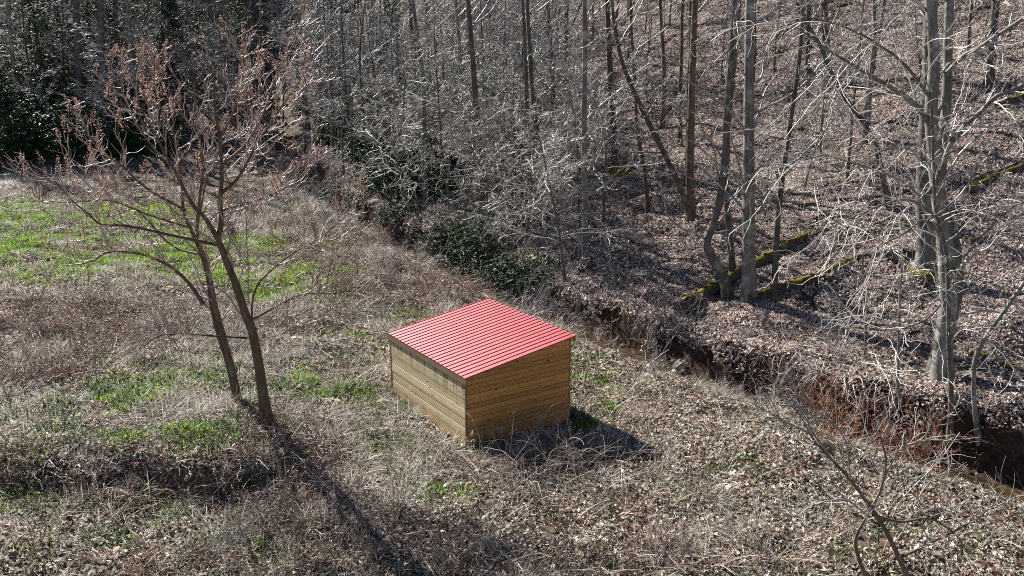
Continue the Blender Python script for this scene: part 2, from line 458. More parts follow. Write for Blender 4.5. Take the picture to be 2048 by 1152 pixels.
M_IN = plain('shed_inside', (0.05, 0.035, 0.02), (0.09, 0.06, 0.04))
def clip_poly(poly, a, b, c):      # keep a*u + b*z <= c
    out = []
    for i in range(len(poly)):
        p, q = poly[i], poly[(i + 1) % len(poly)]
        dp, dq = a * p[0] + b * p[1] - c, a * q[0] + b * q[1] - c
        if dp <= 0: out.append(p)
        if dp * dq < 0:
            t = dp / (dp - dq); out.append((p[0] + t * (q[0] - p[0]), p[1] + t * (q[1] - p[1])))
    return out
def slab(name, poly, to3, t0, t1, mat, parent, inset=0.008):
    """polygon in wall plane, from depth t0 (back) to t1 (face); the face is pulled in a little so that joints read as grooves"""
    import bmesh
    bm = bmesh.new(); n = len(poly)
    zc = [p[1] for p in poly]; lo, hi = min(zc), max(zc)
    def shr(p):
        z = p[1] + inset if p[1] <= lo + 1e-6 else (p[1] - inset if p[1] >= hi - 1e-6 else p[1])
        return (p[0], z)
    a = [bm.verts.new(to3(p[0], p[1], t0)) for p in poly]
    m = [bm.verts.new(to3(p[0], p[1], t1 - inset)) for p in poly]
    b = [bm.verts.new(to3(*shr(p), t1)) for p in poly]
    bm.faces.new(b)
    bm.faces.new(list(reversed(a)))
    for r0, r1 in ((a, m), (m, b)):
        for i in range(n):
            j = (i + 1) % n; bm.faces.new((r0[i], r0[j], r1[j], r1[i]))
    bmesh.ops.recalc_face_normals(bm, faces=bm.faces)
    me = bpy.data.meshes.new(name); bm.to_mesh(me); bm.free(); me.materials.append(mat)
    return obj(name, me, parent)
rng = np.random.default_rng(5)
roof_z = lambda u: HL + SL * u + TH
B_H = 0.155
def wall(kind, mat):
    # wall plane coordinates (along, z); depth outward
    if kind == 'low':    to3 = lambda s, z, t: (-t, s, z); ln = W_; top = lambda s: HL
    if kind == 'high':   to3 = lambda s, z, t: (D_ + t, s, z); ln = W_; top = lambda s: roof_z(D_) - 0.04
    if kind == 'gable':  to3 = lambda s, z, t: (s, -t, z); ln = D_
    if kind == 'back':   to3 = lambda s, z, t: (s, W_ + t, z); ln = D_
    slope = kind in ('gable', 'back')
    core = [(0.01, -0.5), (ln - 0.01, -0.5), (ln - 0.01, (roof_z(D_) if slope else top(0)) - 0.05), (0.01, (roof_z(0) if slope else top(0)) - 0.05)]
    w = slab('wall', core, to3, -0.06, -0.004, M_IN, shed, 0.0)
    z = -0.5; k = 0
    while z < 3.0:
        poly = [(0.0, z), (ln, z), (ln, z + B_H - 0.007), (0.0, z + B_H - 0.007)]
        if slope: poly = clip_poly(poly, -SL, 1.0, roof_z(0) - 0.035)
        else:
            tp = top(0)
            poly = [(p[0], min(p[1], tp)) for p in poly]
            if z >= tp - 0.01: break
        if len(poly) < 3 or max(p[1] for p in poly) - min(p[1] for p in poly) < 0.012: 
            z += B_H; continue
        t1 = 0.022 + rng.uniform(-0.003, 0.004)
        slab('board', poly, to3, 0.0, t1, mat, w)
        z += B_H
    return w
wl = wall('low', M_W_GREY); wl['label'] = 'weathered grey plank wall with painted rib-shadow streaks under the eave'
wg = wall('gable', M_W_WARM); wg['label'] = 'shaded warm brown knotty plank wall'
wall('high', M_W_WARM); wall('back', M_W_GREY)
def box(name, lo, hi, mat, parent, bevel=0.004):
    import bmesh
    bm = bmesh.new(); bmesh.ops.create_cube(bm, size=1.0)
    for v in bm.verts:
        v.co = [lo[i] + (v.co[i] + 0.5) * (hi[i] - lo[i]) for i in range(3)]
    if bevel: bmesh.ops.bevel(bm, geom=bm.edges[:], offset=bevel, segments=1, affect='EDGES')
    me = bpy.data.meshes.new(name); bm.to_mesh(me); bm.free(); me.materials.append(mat)
    return obj(name, me, parent)
for u, v in ((-0.034, -0.034), (-0.034, W_ - 0.03), (D_ - 0.03, -0.034)):
    box('corner_trim', (u, v, -0.5), (u + 0.062, v + 0.062, (roof_z(u) if v < 1 else HL) - 0.06 if u > 0 else HL - 0.004), M_W_TRIM, shed)
box('fascia', (-0.055, -OVS + 0.02, HL + 0.006), (-0.028, W_ + OVS - 0.02, roof_z(-0.05) - 0.018), M_W_TRIM, shed)
box('fascia', (D_ + OVH - 0.05, -OVS + 0.02, roof_z(D_ + OVH) - 0.2), (D_ + OVH - 0.022, W_ + OVS - 0.02, roof_z(D_ + OVH) - 0.025), M_W_WARM, shed)
for v in np.arange(0.0, W_ + 0.01, W_ / 8):     # rafter tails
    box('rafter', (D_ + 0.03, v - 0.02, roof_z(D_) - 0.17), (D_ + OVH - 0.052, v + 0.02, roof_z(D_) - 0.03), M_W_WARM, shed)
# roof
def roof_material():
    t = NT('red_roof_metal')
    co = t.obj_co()
    n = t.noise(1.5, 4, 0.6, co)
    t.base(t.ramp(n, [(0.3, (0.42, 0.012, 0.016)), (0.7, (0.50, 0.02, 0.022))]))
    t.rough(0.42, 1.0)
    rr = t.ramp(t.noise(3.0, 5, 0.6, co), [(0.3, (0.42, 0.42, 0.42)), (0.7, (0.49, 0.49, 0.49))])
    t.l(rr, t.b.inputs['Roughness'])
    t.b.inputs['Coat Weight'].default_value = 1.0; t.b.inputs['Coat Roughness'].default_value = 0.42
    t.bump(t.noise(2.2, 3, 0.5, co), 0.12, 0.02)
    return t.m
M_ROOF = roof_material()
u0, u1, v0, v1 = -OVL - 0.03, D_ + OVH, -OVS, W_ + OVS
rp = [(u0, v0), (u1, v0), (u1, v1), (u0, v1)]
rv_ = [(u, v, roof_z(u) - 0.016) for u, v in rp] + [(u, v, roof_z(u)) for u, v in rp]
rf_ = [(3, 2, 1, 0), (4, 5, 6, 7), (0, 1, 5, 4), (1, 2, 6, 5), (2, 3, 7, 6), (3, 0, 4, 7)]
roof = obj('roof', fast_mesh('roof', rv_, rf_, M_ROOF, False), shed)
roof['label'] = 'red ribbed metal roof sheet'
NR = 23
hw_, tw_, ht_ = 0.019, 0.009, 0.022
uu = [u0 - 0.002, u1 + 0.002]
prof = [(-hw_, 0.0), (-tw_, ht_), (tw_, ht_), (hw_, 0.0)]
rbv = [(u, p[0], roof_z(u) + 0.001 + p[1]) for u in uu for p in prof]
rbf = [(0, 4, 5, 1), (1, 5, 6, 2), (2, 6, 7, 3), (0, 1, 2, 3), (7, 6, 5, 4)]
rib_me = fast_mesh('rib', rbv, rbf, M_ROOF, False)
for k in range(NR):
    rb = obj('rib', rib_me, roof)
    rb.location = (0, v0 + 0.028 + (v1 - v0 - 0.056) * k / (NR - 1), 0)

# ---------------------------------------------------------------- ground cover: leaves, straw, grass, brambles
def pick(rng, pal, n, jit=0.12):
    c = np.array(pal)[rng.integers(0, len(pal), n)]
    return np.clip(c * rng.uniform(1 - jit * 2, 1 + jit * 2, (n, 1)) * rng.uniform(1 - jit * .5, 1 + jit * .5, (n, 3)), 0.004, 0.9)
def leaves(rng, n, cen, yaw, tilt, length, width, fold, pal):
    """folded diamond leaves"""
    d = np.stack([np.cos(yaw) * np.cos(tilt), np.sin(yaw) * np.cos(tilt), np.sin(tilt)], -1)
    roll = rng.normal(0, 0.6, n)
    s0 = np.stack([-np.sin(yaw), np.cos(yaw), np.zeros(n)], -1); up0 = np.cross(d, s0)
    s = s0 * np.cos(roll)[:, None] + up0 * np.sin(roll)[:, None]; up = np.cross(d, s)
    L = np.asarray(length)[:, None]; Wd = np.asarray(width)[:, None]; fo = np.asarray(fold)[:, None]
    v = np.stack([cen - d * L * 0.5, cen + s * Wd * 0.5 + up * fo - d * L * 0.05, cen + d * L * 0.5, cen - s * Wd * 0.5 + up * fo - d * L * 0.05], 1).reshape(-1, 3)
    b = np.arange(n)[:, None] * 4
    f = np.concatenate([b + np.array([[0, 1, 2]]), b + np.array([[0, 2, 3]])], 0)
    return v, f, np.repeat(pick(rng, pal, n), 4, axis=0)
CL = bpy.data.collections       # hidden source collections for the uncountable ground cover
def cover(name, sources, pts, rotz, scl, idx, label, tilt=None):
    c = CL.new(name + '_source')
    for k, me in enumerate(sources):
        o = bpy.data.objects.new('%s_tuft_%02d' % (name, k), me); c.objects.link(o)
    n = len(pts)
    me = bpy.data.meshes.new(name); me.vertices.add(n); me.vertices.foreach_set('co', np.asarray(pts, np.float32).ravel())
    rot = np.zeros((n, 3), np.float32); rot[:, 2] = rotz
    if tilt is not None: rot[:, :2] = tilt
    a = me.attributes.new('rot', 'FLOAT_VECTOR', 'POINT'); a.data.foreach_set('vector', rot.ravel())
    a = me.attributes.new('scl', 'FLOAT', 'POINT'); a.data.foreach_set('value', np.asarray(scl, np.float32))
    a = me.attributes.new('idx', 'INT', 'POINT'); a.data.foreach_set('value', np.asarray(idx, np.int32))
    o = obj(name, me)
    ng = bpy.data.node_groups.new(name, 'GeometryNodeTree')
    ng.interface.new_socket('Geometry', in_out='INPUT', socket_type='NodeSocketGeometry')
    ng.interface.new_socket('Geometry', in_out='OUTPUT', socket_type='NodeSocketGeometry')
    N = ng.nodes; gi = N.new('NodeGroupInput'); go = N.new('NodeGroupOutput')
    ip = N.new('GeometryNodeInstanceOnPoints'); ci = N.new('GeometryNodeCollectionInfo')
    ci.inputs['Collection'].default_value = c; ci.inputs['Separate Children'].default_value = True; ci.inputs['Reset Children'].default_value = True
    def na(nm, ty):
        q = N.new('GeometryNodeInputNamedAttribute'); q.data_type = ty; q.inputs[0].default_value = nm; return q.outputs[0]
    ng.links.new(gi.outputs[0], ip.inputs['Points']); ng.links.new(ci.outputs[0], ip.inputs['Instance'])
    ip.inputs['Pick Instance'].default_value = True
    ng.links.new(na('idx', 'INT'), ip.inputs['Instance Index'])
    ng.links.new(na('rot', 'FLOAT_VECTOR'), ip.inputs['Rotation'])
    ng.links.new(na('scl', 'FLOAT'), ip.inputs['Scale'])
    ng.links.new(ip.outputs[0], go.inputs[0])
    o.modifiers.new('cover', 'NODES').node_group = ng
    tag(o, label, None, None, 'stuff')
    return o
def slope_tilt(x, y, rz):
    """rotation so that a tuft lies on the slope (small-angle)"""
    e = 0.4
    gx_ = (terrain(x + e, y) - terrain(x - e, y)) / (2 * e); gy_ = (terrain(x, y + e) - terrain(x, y - e)) / (2 * e)
    ax = np.arctan(np.clip(gy_, -1, 1)); ay = -np.arctan(np.clip(gx_, -1, 1))
    # XYZ euler applies x, y, then z: turn the slope into the tuft's own frame
    lx = ax * np.cos(rz) + ay * np.sin(rz); ly = -ax * np.sin(rz) + ay * np.cos(rz)
    return np.stack([lx, ly], -1)
def in_shed(x, y, pad=0.0):
    dx, dy = x + 1.38, y - 25.21; c, s = math.cos(SH_YAW), math.sin(SH_YAW)
    u = dx * c + dy * s; v = -dx * s + dy * c
    return (u > -pad) & (u < D_ + pad) & (v > -pad) & (v < W_ + pad)
def view_pts(rng, n, y0, y1, pad=1.5):
    """random ground spots inside the wedge of the valley in view, even by area"""
    out = []
    while sum(len(a) for a in out) < n:
        y = np.sqrt(rng.uniform(y0 ** 2, y1 ** 2, n)); x = rng.uniform(-1, 1, n) * (0.60 * y + pad)
        out.append(np.stack([x, y], -1))
    return np.concatenate(out)[:n]

PAL_MEADOW = [(0.64, 0.58, 0.49), (0.74, 0.69, 0.60), (0.50, 0.42, 0.34), (0.34, 0.23, 0.16), (0.12, 0.08, 0.055), (0.56, 0.51, 0.44), (0.68, 0.60, 0.50), (0.26, 0.15, 0.095)]
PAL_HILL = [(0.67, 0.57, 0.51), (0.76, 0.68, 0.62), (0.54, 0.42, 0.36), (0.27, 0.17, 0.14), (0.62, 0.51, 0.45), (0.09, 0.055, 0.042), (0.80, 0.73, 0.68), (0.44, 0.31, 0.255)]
def litter_patch(seed, pal, n=120, size=0.75, ls=0.112, tilt=0.65):
    r = np.random.default_rng(seed)
    c = np.stack([r.uniform(-.5, .5, n) * size, r.uniform(-.5, .5, n) * size, r.uniform(0.005, 0.10, n)], -1)
    L = r.choice([0.5, 0.8, 1.0, 1.5], n, p=[0.3, 0.35, 0.25, 0.1]) * r.uniform(0.8, 1.2, n) * ls
    v, f, col = leaves(r, n, c, r.uniform(0, 6.28, n), r.normal(0, tilt, n), L, L * r.uniform(0.45, 0.8, n), r.normal(0.1, 0.22, n) * L, pal)
    return fast_mesh('litter', v, f, M_LITTER, False, col)
def blade_patch(seed, pal, n, size, h0, h1, w, lean, mat, curl=0.5):
    """tapering bent blades: three-segment strips"""
    r = np.random.default_rng(seed)
    a = r.uniform(0, 6.28, n); rad = size * np.sqrt(r.random(n))
    b = np.stack([rad * np.cos(a), rad * np.sin(a), np.full(n, -0.02)], -1)
    h = r.uniform(h0, h1, n); az = r.uniform(0, 6.28, n); le = np.abs(r.normal(lean, lean * 0.5, n))
    d = np.stack([np.cos(az) * np.sin(le), np.sin(az) * np.sin(le), np.cos(le)], -1)
    out = np.stack([np.cos(az), np.sin(az), -0.45 * np.ones(n)], -1)
    s = np.stack([-np.sin(az), np.cos(az), np.zeros(n)], -1)
    rows = []
    for k, (t, ww) in enumerate(((0, 1.0), (0.45, 0.85), (0.8, 0.55), (1.0, 0.12))):
        p = b + d * (h * t)[:, None] + out * (curl * h * t * t)[:, None] * le[:, None]
        p[:, 2] = np.maximum(p[:, 2], 0.012 * k)
        rows += [p - s * w * ww / 2, p + s * w * ww / 2]
    v = np.stack(rows, 1).reshape(-1, 3); q = np.arange(n)[:, None] * 8
    f = np.concatenate([q + np.array([[k, k + 1, k + 3, k + 2]]) for k in (0, 2, 4)], 0)
    return fast_mesh('blades', v, f, mat, True, np.repeat(pick(r, pal, n), 8, axis=0))
def cane_patch(seed, pal, n, spread, l0, l1, rad, up, sides=3, leaf_pal=None, twigs=2):
    """arching canes with side shoots"""
    r = np.random.default_rng(seed); T = Tubes()
    a = r.uniform(0, 6.28, n); rr = spread * np.sqrt(r.random(n)) * 0.6
    S = np.stack([rr * np.cos(a), rr * np.sin(a), np.full(n, -0.05)], -1)
    az = r.uniform(0, 6.28, n); el = r.normal(up, 0.25, n)
    D = np.stack([np.cos(az) * np.cos(el), np.sin(az) * np.cos(el), np.sin(el)], -1)
    L = r.uniform(l0, l1, n)
    P = grow(r, S, D, L, 7, 0.16, up=-0.10)
    P[:, :, 2] = np.maximum(P[:, :, 2], 0.02)
    Rr = taper(np.full(n, rad), 8, 0.4); T.add(P, Rr, sides, pick(r, pal, n))
    if twigs:
        S2, D2, L2, R2 = spawn(r, P, Rr, L, twigs, 0.25, 0.95, 0.8, 0.3, 0.35, 0.7)
        P2 = grow(r, S2, D2, L2, 4, 0.2); T.add(P2, taper(R2, 5, 0.4), 3, pick(r, pal, len(S2)))
    v = np.concatenate(T.v); f = np.concatenate(T.f); c = np.concatenate(T.c)
    f = np.concatenate([f[:, [0, 1, 2]], f[:, [0, 2, 3]]], 0)
    if leaf_pal:
        m = n * 5; k = r.integers(0, n, m); j = r.integers(2, 8, m)
        cen = P[k, j] + r.normal(0, 0.03, (m, 3)); L3 = r.uniform(0.04, 0.09, m)
        v2, f2, c2 = leaves(r, m, cen, r.uniform(0, 6.28, m), r.normal(-0.4, 0.5, m), L3, L3 * 0.6, L3 * 0.15, leaf_pal)
        f = np.concatenate([f, f2 + len(v)], 0); v = np.concatenate([v, v2]); c = np.concatenate([c, c2])
    return fast_mesh('canes', v, f, M_CANE, False, c)
PAL_STRAW = [(0.52, 0.47, 0.39), (0.66, 0.62, 0.54), (0.40, 0.34, 0.28), (0.24, 0.18, 0.14), (0.76, 0.73, 0.66)]
PAL_GREEN = [(0.15, 0.31, 0.018), (0.20, 0.38, 0.025), (0.11, 0.22, 0.018), (0.27, 0.40, 0.045), (0.30, 0.36, 0.07)]
PAL_DULL = [(0.09, 0.16, 0.035), (0.06, 0.11, 0.03), (0.13, 0.19, 0.05), (0.20, 0.24, 0.09), (0.04, 0.075, 0.025)]
PAL_CANE = [(0.34, 0.23, 0.19), (0.46, 0.36, 0.30), (0.15, 0.09, 0.07), (0.62, 0.54, 0.47), (0.30, 0.17, 0.13)]
PAL_CANE_PALE = [(0.50, 0.45, 0.38), (0.40, 0.35, 0.29), (0.58, 0.54, 0.47), (0.30, 0.24, 0.19)]
PAL_CANE_RED = [(0.36, 0.15, 0.085), (0.27, 0.10, 0.06), (0.42, 0.21, 0.12), (0.30, 0.16, 0.11)]

rng = np.random.default_rng(21)
def keep(p, prob):
    return p[rng.random(len(p)) < prob]
def lay(name, sources, p, s0, s1, label, lift=0.0, follow=True):
    p = p[~in_shed(p[:, 0], p[:, 1], -0.02)]
    if follow:
        e = 0.25; st = np.hypot(terrain(p[:, 0] + e, p[:, 1]) - terrain(p[:, 0] - e, p[:, 1]), terrain(p[:, 0], p[:, 1] + e) - terrain(p[:, 0], p[:, 1] - e)) / (2 * e)
        p = p[(st < 1.0) | (rng.random(len(p)) < 0.22)]
    n = len(p); rz = rng.uniform(0, 6.28, n); z = terrain(p[:, 0], p[:, 1]) + lift
    cover(name, sources, np.concatenate([p, z[:, None]], 1), rz, rng.uniform(s0, s1, n), rng.integers(0, len(sources), n), label, slope_tilt(p[:, 0], p[:, 1], rz) if follow else None)

# fallen leaves
p = view_pts(rng, 19000, 16, 62); s_, w_, h_ = creek_at(p[:, 0], p[:, 1])
near = p[s_ < -h_ * 0.9]
thin = 1 - 0.74 * (1 - sstep(-5, 3.5, near[:, 0] - 0.15 * (near[:, 1] - 25))) * np.clip(0.8 + 2.5 * fbm(near[:, 0] * .35, near[:, 1] * .35, 61, 3), 0.3, 1)
near = keep(near, 0.8 * (1.0 - 0.7 * green_mask(near[:, 0], near[:, 1])) * thin)
lay('meadow_leaf_litter', [litter_patch(100 + k, PAL_MEADOW) for k in range(6)], near, 0.8, 1.25, 'pale dry leaves scattered over the clearing around the shed')
far = p[s_ > h_ + 0.15]
p2 = view_pts(rng, 24000, 55, 115); s2, _, h2 = creek_at(p2[:, 0], p2[:, 1])
far = np.concatenate([far, p2[s2 > h2 + 0.5]])
lay('hillside_leaf_litter', [litter_patch(120 + k, PAL_HILL, 170, 0.9, 0.11, 0.40) for k in range(6)], far, 0.85, 1.25, 'russet leaf litter covering the wooded hillside')
p = view_pts(rng, 9000, 60, 130); s_, _, h_ = creek_at(p[:, 0], p[:, 1])
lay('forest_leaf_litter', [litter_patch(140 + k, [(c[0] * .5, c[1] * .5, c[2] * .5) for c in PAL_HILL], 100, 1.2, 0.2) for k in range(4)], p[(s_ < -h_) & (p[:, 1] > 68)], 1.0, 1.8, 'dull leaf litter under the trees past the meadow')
# straw
p = view_pts(rng, 26000, 16, 74); s_, _, h_ = creek_at(p[:, 0], p[:, 1])
p = p[s_ < -h_ - 0.4]
p = keep(p, np.clip(0.35 + 2.2 * fbm(p[:, 0] * 0.3, p[:, 1] * 0.3, 41, 3), 0.05, 1) * np.where(p[:, 1] > 36, 1.0, np.where(p[:, 0] > 2, 0.35, 0.75)) * (1 - 0.92 * green_mask(p[:, 0], p[:, 1])))
lay('dry_grass', [blade_patch(200 + k, PAL_STRAW, 44, 0.28, 0.12, 0.36, 0.014, 1.1, M_STRAW, 0.7) for k in range(5)], p, 0.8, 1.5, 'flattened straw-coloured dead grass across the clearing')
p = view_pts(rng, 5200, 16, 60); s_, _, h_ = creek_at(p[:, 0], p[:, 1]); p = p[s_ < -h_ - 0.8]
p = keep(p, np.clip(0.25 + 3.0 * fbm(p[:, 0] * 0.4, p[:, 1] * 0.4, 47, 3), 0.03, 1) * np.where(p[:, 0] > 1.5, 0.4, 0.9) * (1 - 0.97 * green_mask(p[:, 0], p[:, 1])))
p = p[~in_shed(p[:, 0], p[:, 1], 0.35)]
lay('matted_dead_grass', [blade_patch(260 + k, PAL_STRAW + [(0.22, 0.17, 0.13), (0.36, 0.30, 0.24)], 120, 0.34, 0.35, 0.8, 0.013, 1.25, M_STRAW, 0.5) for k in range(4)], p, 0.7, 1.4, 'matted tussocks of long grey dead grass in the clearing', 0.02, False)
# green grass
p = view_pts(rng, 46000, 16, 72); s_, _, h_ = creek_at(p[:, 0], p[:, 1])
p = keep(p[s_ < -h_ - 0.3], 0.85 * green_mask(p[s_ < -h_ - 0.3][:, 0], p[s_ < -h_ - 0.3][:, 1]))
lay('green_grass', [blade_patch(220 + k, PAL_GREEN, 100, 0.24, 0.08, 0.22, 0.018, 0.6, M_GRASS) for k in range(4)], p, 0.8, 1.4, 'fresh green grass patches in the clearing')
# low ground cover, darker green, mostly by the two-stemmed tree
p = view_pts(rng, 22000, 16, 60); s_, _, h_ = creek_at(p[:, 0], p[:, 1]); p = p[s_ < -h_ - 0.6]
d = np.hypot((p[:, 0] + 9.0) / 6.0, (p[:, 1] - 26.0) / 4.5)
p = keep(p, np.clip(1.15 - 0.6 * d, 0.12, 1) * np.clip(0.5 + 2 * fbm(p[:, 0] * .6, p[:, 1] * .6, 45, 3), 0, 1))
lay('low_green_weeds', [blade_patch(240 + k, PAL_DULL, 60, 0.28, 0.07, 0.26, 0.024, 0.9, M_GRASS) for k in range(4)], p, 1.1, 1.9, 'low dull green weeds and ivy around the two-stemmed tree')
# brambles
# x, y, radius x, radius y, density of bramble areas
BR = [(-19.65, 35.1, 5, 4, 1.0), (-17.46, 36.65, 5, 4, 0.9), (-14.48, 35.97, 4, 3.5, 0.9), (-17.04, 30.67, 4, 3, 1.0), (-15.82, 32.8, 4, 3, 0.7), (-9.34, 34.62, 3, 2.5, 0.5), (-4.85, 41.36, 4.5, 4, 1.0), (-8.15, 44.09, 4, 4, 0.9), (-5.82, 38.09, 3, 2.5, 0.6), (-11.15, 48.73, 5, 5, 0.9), (-3.28, 46.08, 2.5, 2, 0.9), (-8.96, 22.86, 3, 0.9, 1.0), (-12.63, 22.95, 4, 0.9, 1.0), (-6.56, 23.22, 2.4, 1.8, 1.3), (-6.14, 23.92, 1.6, 1.4, 1.3), (-4.9, 20.65, 2.0, 1.6, 1.3), (-3.88, 19.17, 2.5, 1.5, 1.0), (-2.48, 19.5, 3, 1.2, 0.7), (-0.53, 19.17, 3, 1, 0.6), (1.56, 19.92, 3, 1.2, 0.5), (3.35, 19.5, 3, 1.2, 0.5), (-0.31, 20.77, 3, 1, 0.35), (-9.35, 19.32, 4, 1, 0.4), (-7.86, 23.94, 1.4, 1.0, 0.8), (-7.31, 25.16, 1.2, 1.0, 0.9)]
p = view_pts(rng, 14000, 16, 66); s_, _, h_ = creek_at(p[:, 0], p[:, 1]); p = p[s_ < -h_ - 0.2]
den = np.zeros(len(p))
for bx, by, rx, ry, dd in BR:
    den = np.maximum(den, dd * (1 - sstep(0.5, 1.15, np.hypot((p[:, 0] - bx) / rx, (p[:, 1] - by) / ry))))
p = keep(p, np.clip(den * 0.5 + 0.05, 0, 1) * (1 - 0.92 * green_mask(p[:, 0], p[:, 1]))); p = p[~in_shed(p[:, 0], p[:, 1], 0.5)]
lay('bramble_tangle', [cane_patch(300 + k, PAL_CANE, 11, 0.5, 0.5, 1.5, 0.010, 0.85, 3, [(0.28, 0.14, 0.09), (0.22, 0.11, 0.07), (0.36, 0.22, 0.14)]) for k in range(6)], p, 0.7, 1.3, 'low tangles of brown bramble canes in the clearing', 0.0, False)
p = view_pts(rng, 3600, 16, 60); s_, _, h_ = creek_at(p[:, 0], p[:, 1]); p = p[s_ < -h_ - 0.1]
p = p[~in_shed(p[:, 0], p[:, 1], 0.8)]; p = keep(p, np.where(p[:, 1] < 24, 0.75, 0.45))
lay('bleached_stems', [cane_patch(330 + k, PAL_CANE_PALE, 6, 0.5, 0.5, 1.6, 0.0085, 0.5, 3, None, 1) for k in range(5)], p, 0.7, 1.3, 'fallen bleached weed stems lying over the clearing', 0.0, False)
# creek side brush: roots and dead stems along both banks
p = view_pts(rng, 16000, 16, 75); s_, _, h_ = creek_at(p[:, 0], p[:, 1]); q = np.abs(s_) - h_
p = keep(p[(q > 0.1) & (q < 1.9)], np.where(p[(q > 0.1) & (q < 1.9)][:, 1] < 40, 0.22, 0.6))
lay('creek_bank_brush', [cane_patch(350 + k, PAL_CANE, 12, 0.4, 0.4, 1.1, 0.007, 0.6, 3, None) for k in range(4)], p, 0.7, 1.4, 'matted roots and dead stems along the creek banks', 0.0, False)

# ---------------------------------------------------------------- trees
def tree_meshes(name, seed, h, r, base, n1, n2, n3, up1=0.03, ang1=1.15, lr1=0.36, wander=0.10, lean=0.0, mb=None, mt=None, tw=0.011, forks=0, sides=9, lr2=0.45, lr3=0.42, flat=0.0):
    """trunk mesh and crown mesh of a bare tree standing at the origin"""
    g = np.random.default_rng(seed)
    T = Tubes(); C = Tubes()
    d0 = np.array([[lean * math.cos(seed), lean * math.sin(seed), 1.0]])
    P = grow(g, np.zeros((1, 3)), d0, np.array([h]), 22, 0.035, up=0.03)
    P[:, :, :2] -= P[:, :1, :2]; P[:, 0, 2] = -0.35
    t = np.linspace(0, 1, 23)
    Rr = (r * (1 - 0.88 * t ** 0.9) + r * 0.55 * np.exp(-t * h / 0.35))[None]
    T.add(P, Rr, sides)
    L = np.array([h])
    if forks:
        S, D, Lf, Rf = spawn(g, P, Rr, L, forks, 0.28, 0.6, 0.42, 0.12, 0.62, 0.75, 0.3)
        Pf = grow(g, S, D, Lf, 14, 0.05, up=0.06); Rf2 = taper(Rf, 15, 0.12); T.add(Pf, Rf2, 7)
        Sb, Db, Lb, Rb = spawn(g, Pf, Rf2, Lf, max(4, n1 // 3), 0.15, 0.97, ang1 * 0.85, 0.2, lr1 * 0.9, 0.5, 0.55)
    S, D, L1, R1 = spawn(g, P, Rr, L, n1, base, 0.98, ang1, 0.2, lr1, 0.42, 0.62)
    if forks:
        S = np.concatenate([S, Sb]); D = np.concatenate([D, Db]); L1 = np.concatenate([L1, Lb]); R1 = np.concatenate([R1, Rb])
    P1 = grow(g, S, D, L1, 9, wander, up=up1, flat=flat); Q1 = np.maximum(taper(np.minimum(R1, 0.015 + L1 * 0.014), 10, 0.2), tw); C.add(P1, Q1, 5)
    S, D, L2, R2 = spawn(g, P1, Q1, L1, n2, 0.18, 0.98, 0.85, 0.25, lr2, 0.6, 0.5)
    P2 = grow(g, S, D, L2, 6, wander * 1.5, up=up1, flat=flat); Q2 = np.maximum(taper(np.minimum(R2, 0.008 + L2 * 0.009), 7, 0.4), tw * 0.8); C.add(P2, Q2, 4)
    S, D, L3, R3 = spawn(g, P2, Q2, L2, n3, 0.15, 1.0, 0.8, 0.3, lr3, 0.7, 0.4)
    L3 = np.maximum(L3, 0.18)
    P3 = grow(g, S, D, L3, 5, wander * 2.5, up=up1 * 1.2); Q3 = taper(np.full(len(S), tw * 0.75), 6, 0.5); C.add(P3, Q3, 3)
    return T.mesh(name + '_trunk', mb or M_BARK), C.mesh(name + '_crown', mt or M_TWIG)

def plant_tree(name, meshes, x, y, rz, s, label, cat='tree', group=None, sink=0.05, zs=None):
    if group == label:
        label = group = ('smaller ' if s < 0.85 else 'larger ' if s > 1.05 else 'medium ') + label
    o = empty(name, (x, y, tz(x, y) - sink), rz, s)
    if zs: o.scale = (s, s, s * zs)
    tag(o, label, cat, group)
    obj('trunk', meshes[0], o); obj('crown', meshes[1], o)
    return o

TALL = [tree_meshes('tall', 500 + k, h, r, b, 16, 5, 2, 0.035, 1.1, lr, 0.13, ln, mb, mt, 0.016)
        for k, (h, r, b, lr, ln, mb, mt) in enumerate([
            (21, .18, .30, .26, .02, M_BARK, M_TWIG), (23, .22, .35, .24, .03, M_BARK_PALE, M_TWIG), (18, .13, .25, .30, .05, M_BARK, M_TWIG_PALE),
            (20, .16, .40, .27, .02, M_BARK_DARK, M_TWIG), (16, .11, .22, .32, .06, M_BARK, M_TWIG), (24, .25, .42, .24, .01, M_BARK, M_TWIG)])]
UNDER = [tree_meshes('under', 540 + k, h, r, b, 15, 7, 4, 0.02, 1.2, lr, 0.14, ln, mb, mt, 0.0165, fk, 8, 0.5, 0.45, 0.08)
         for k, (h, r, b, lr, ln, fk, mb, mt) in enumerate([
            (9, .09, .18, .48, .10, 1, M_BARK, M_TWIG_PALE), (7.5, .07, .15, .52, .16, 1, M_BARK_PALE, M_TWIG_PALE), (11, .11, .2, .42, .08, 2, M_BARK, M_TWIG),
            (6.0, .055, .12, .55, .2, 2, M_BARK, M_TWIG_PALE)])]
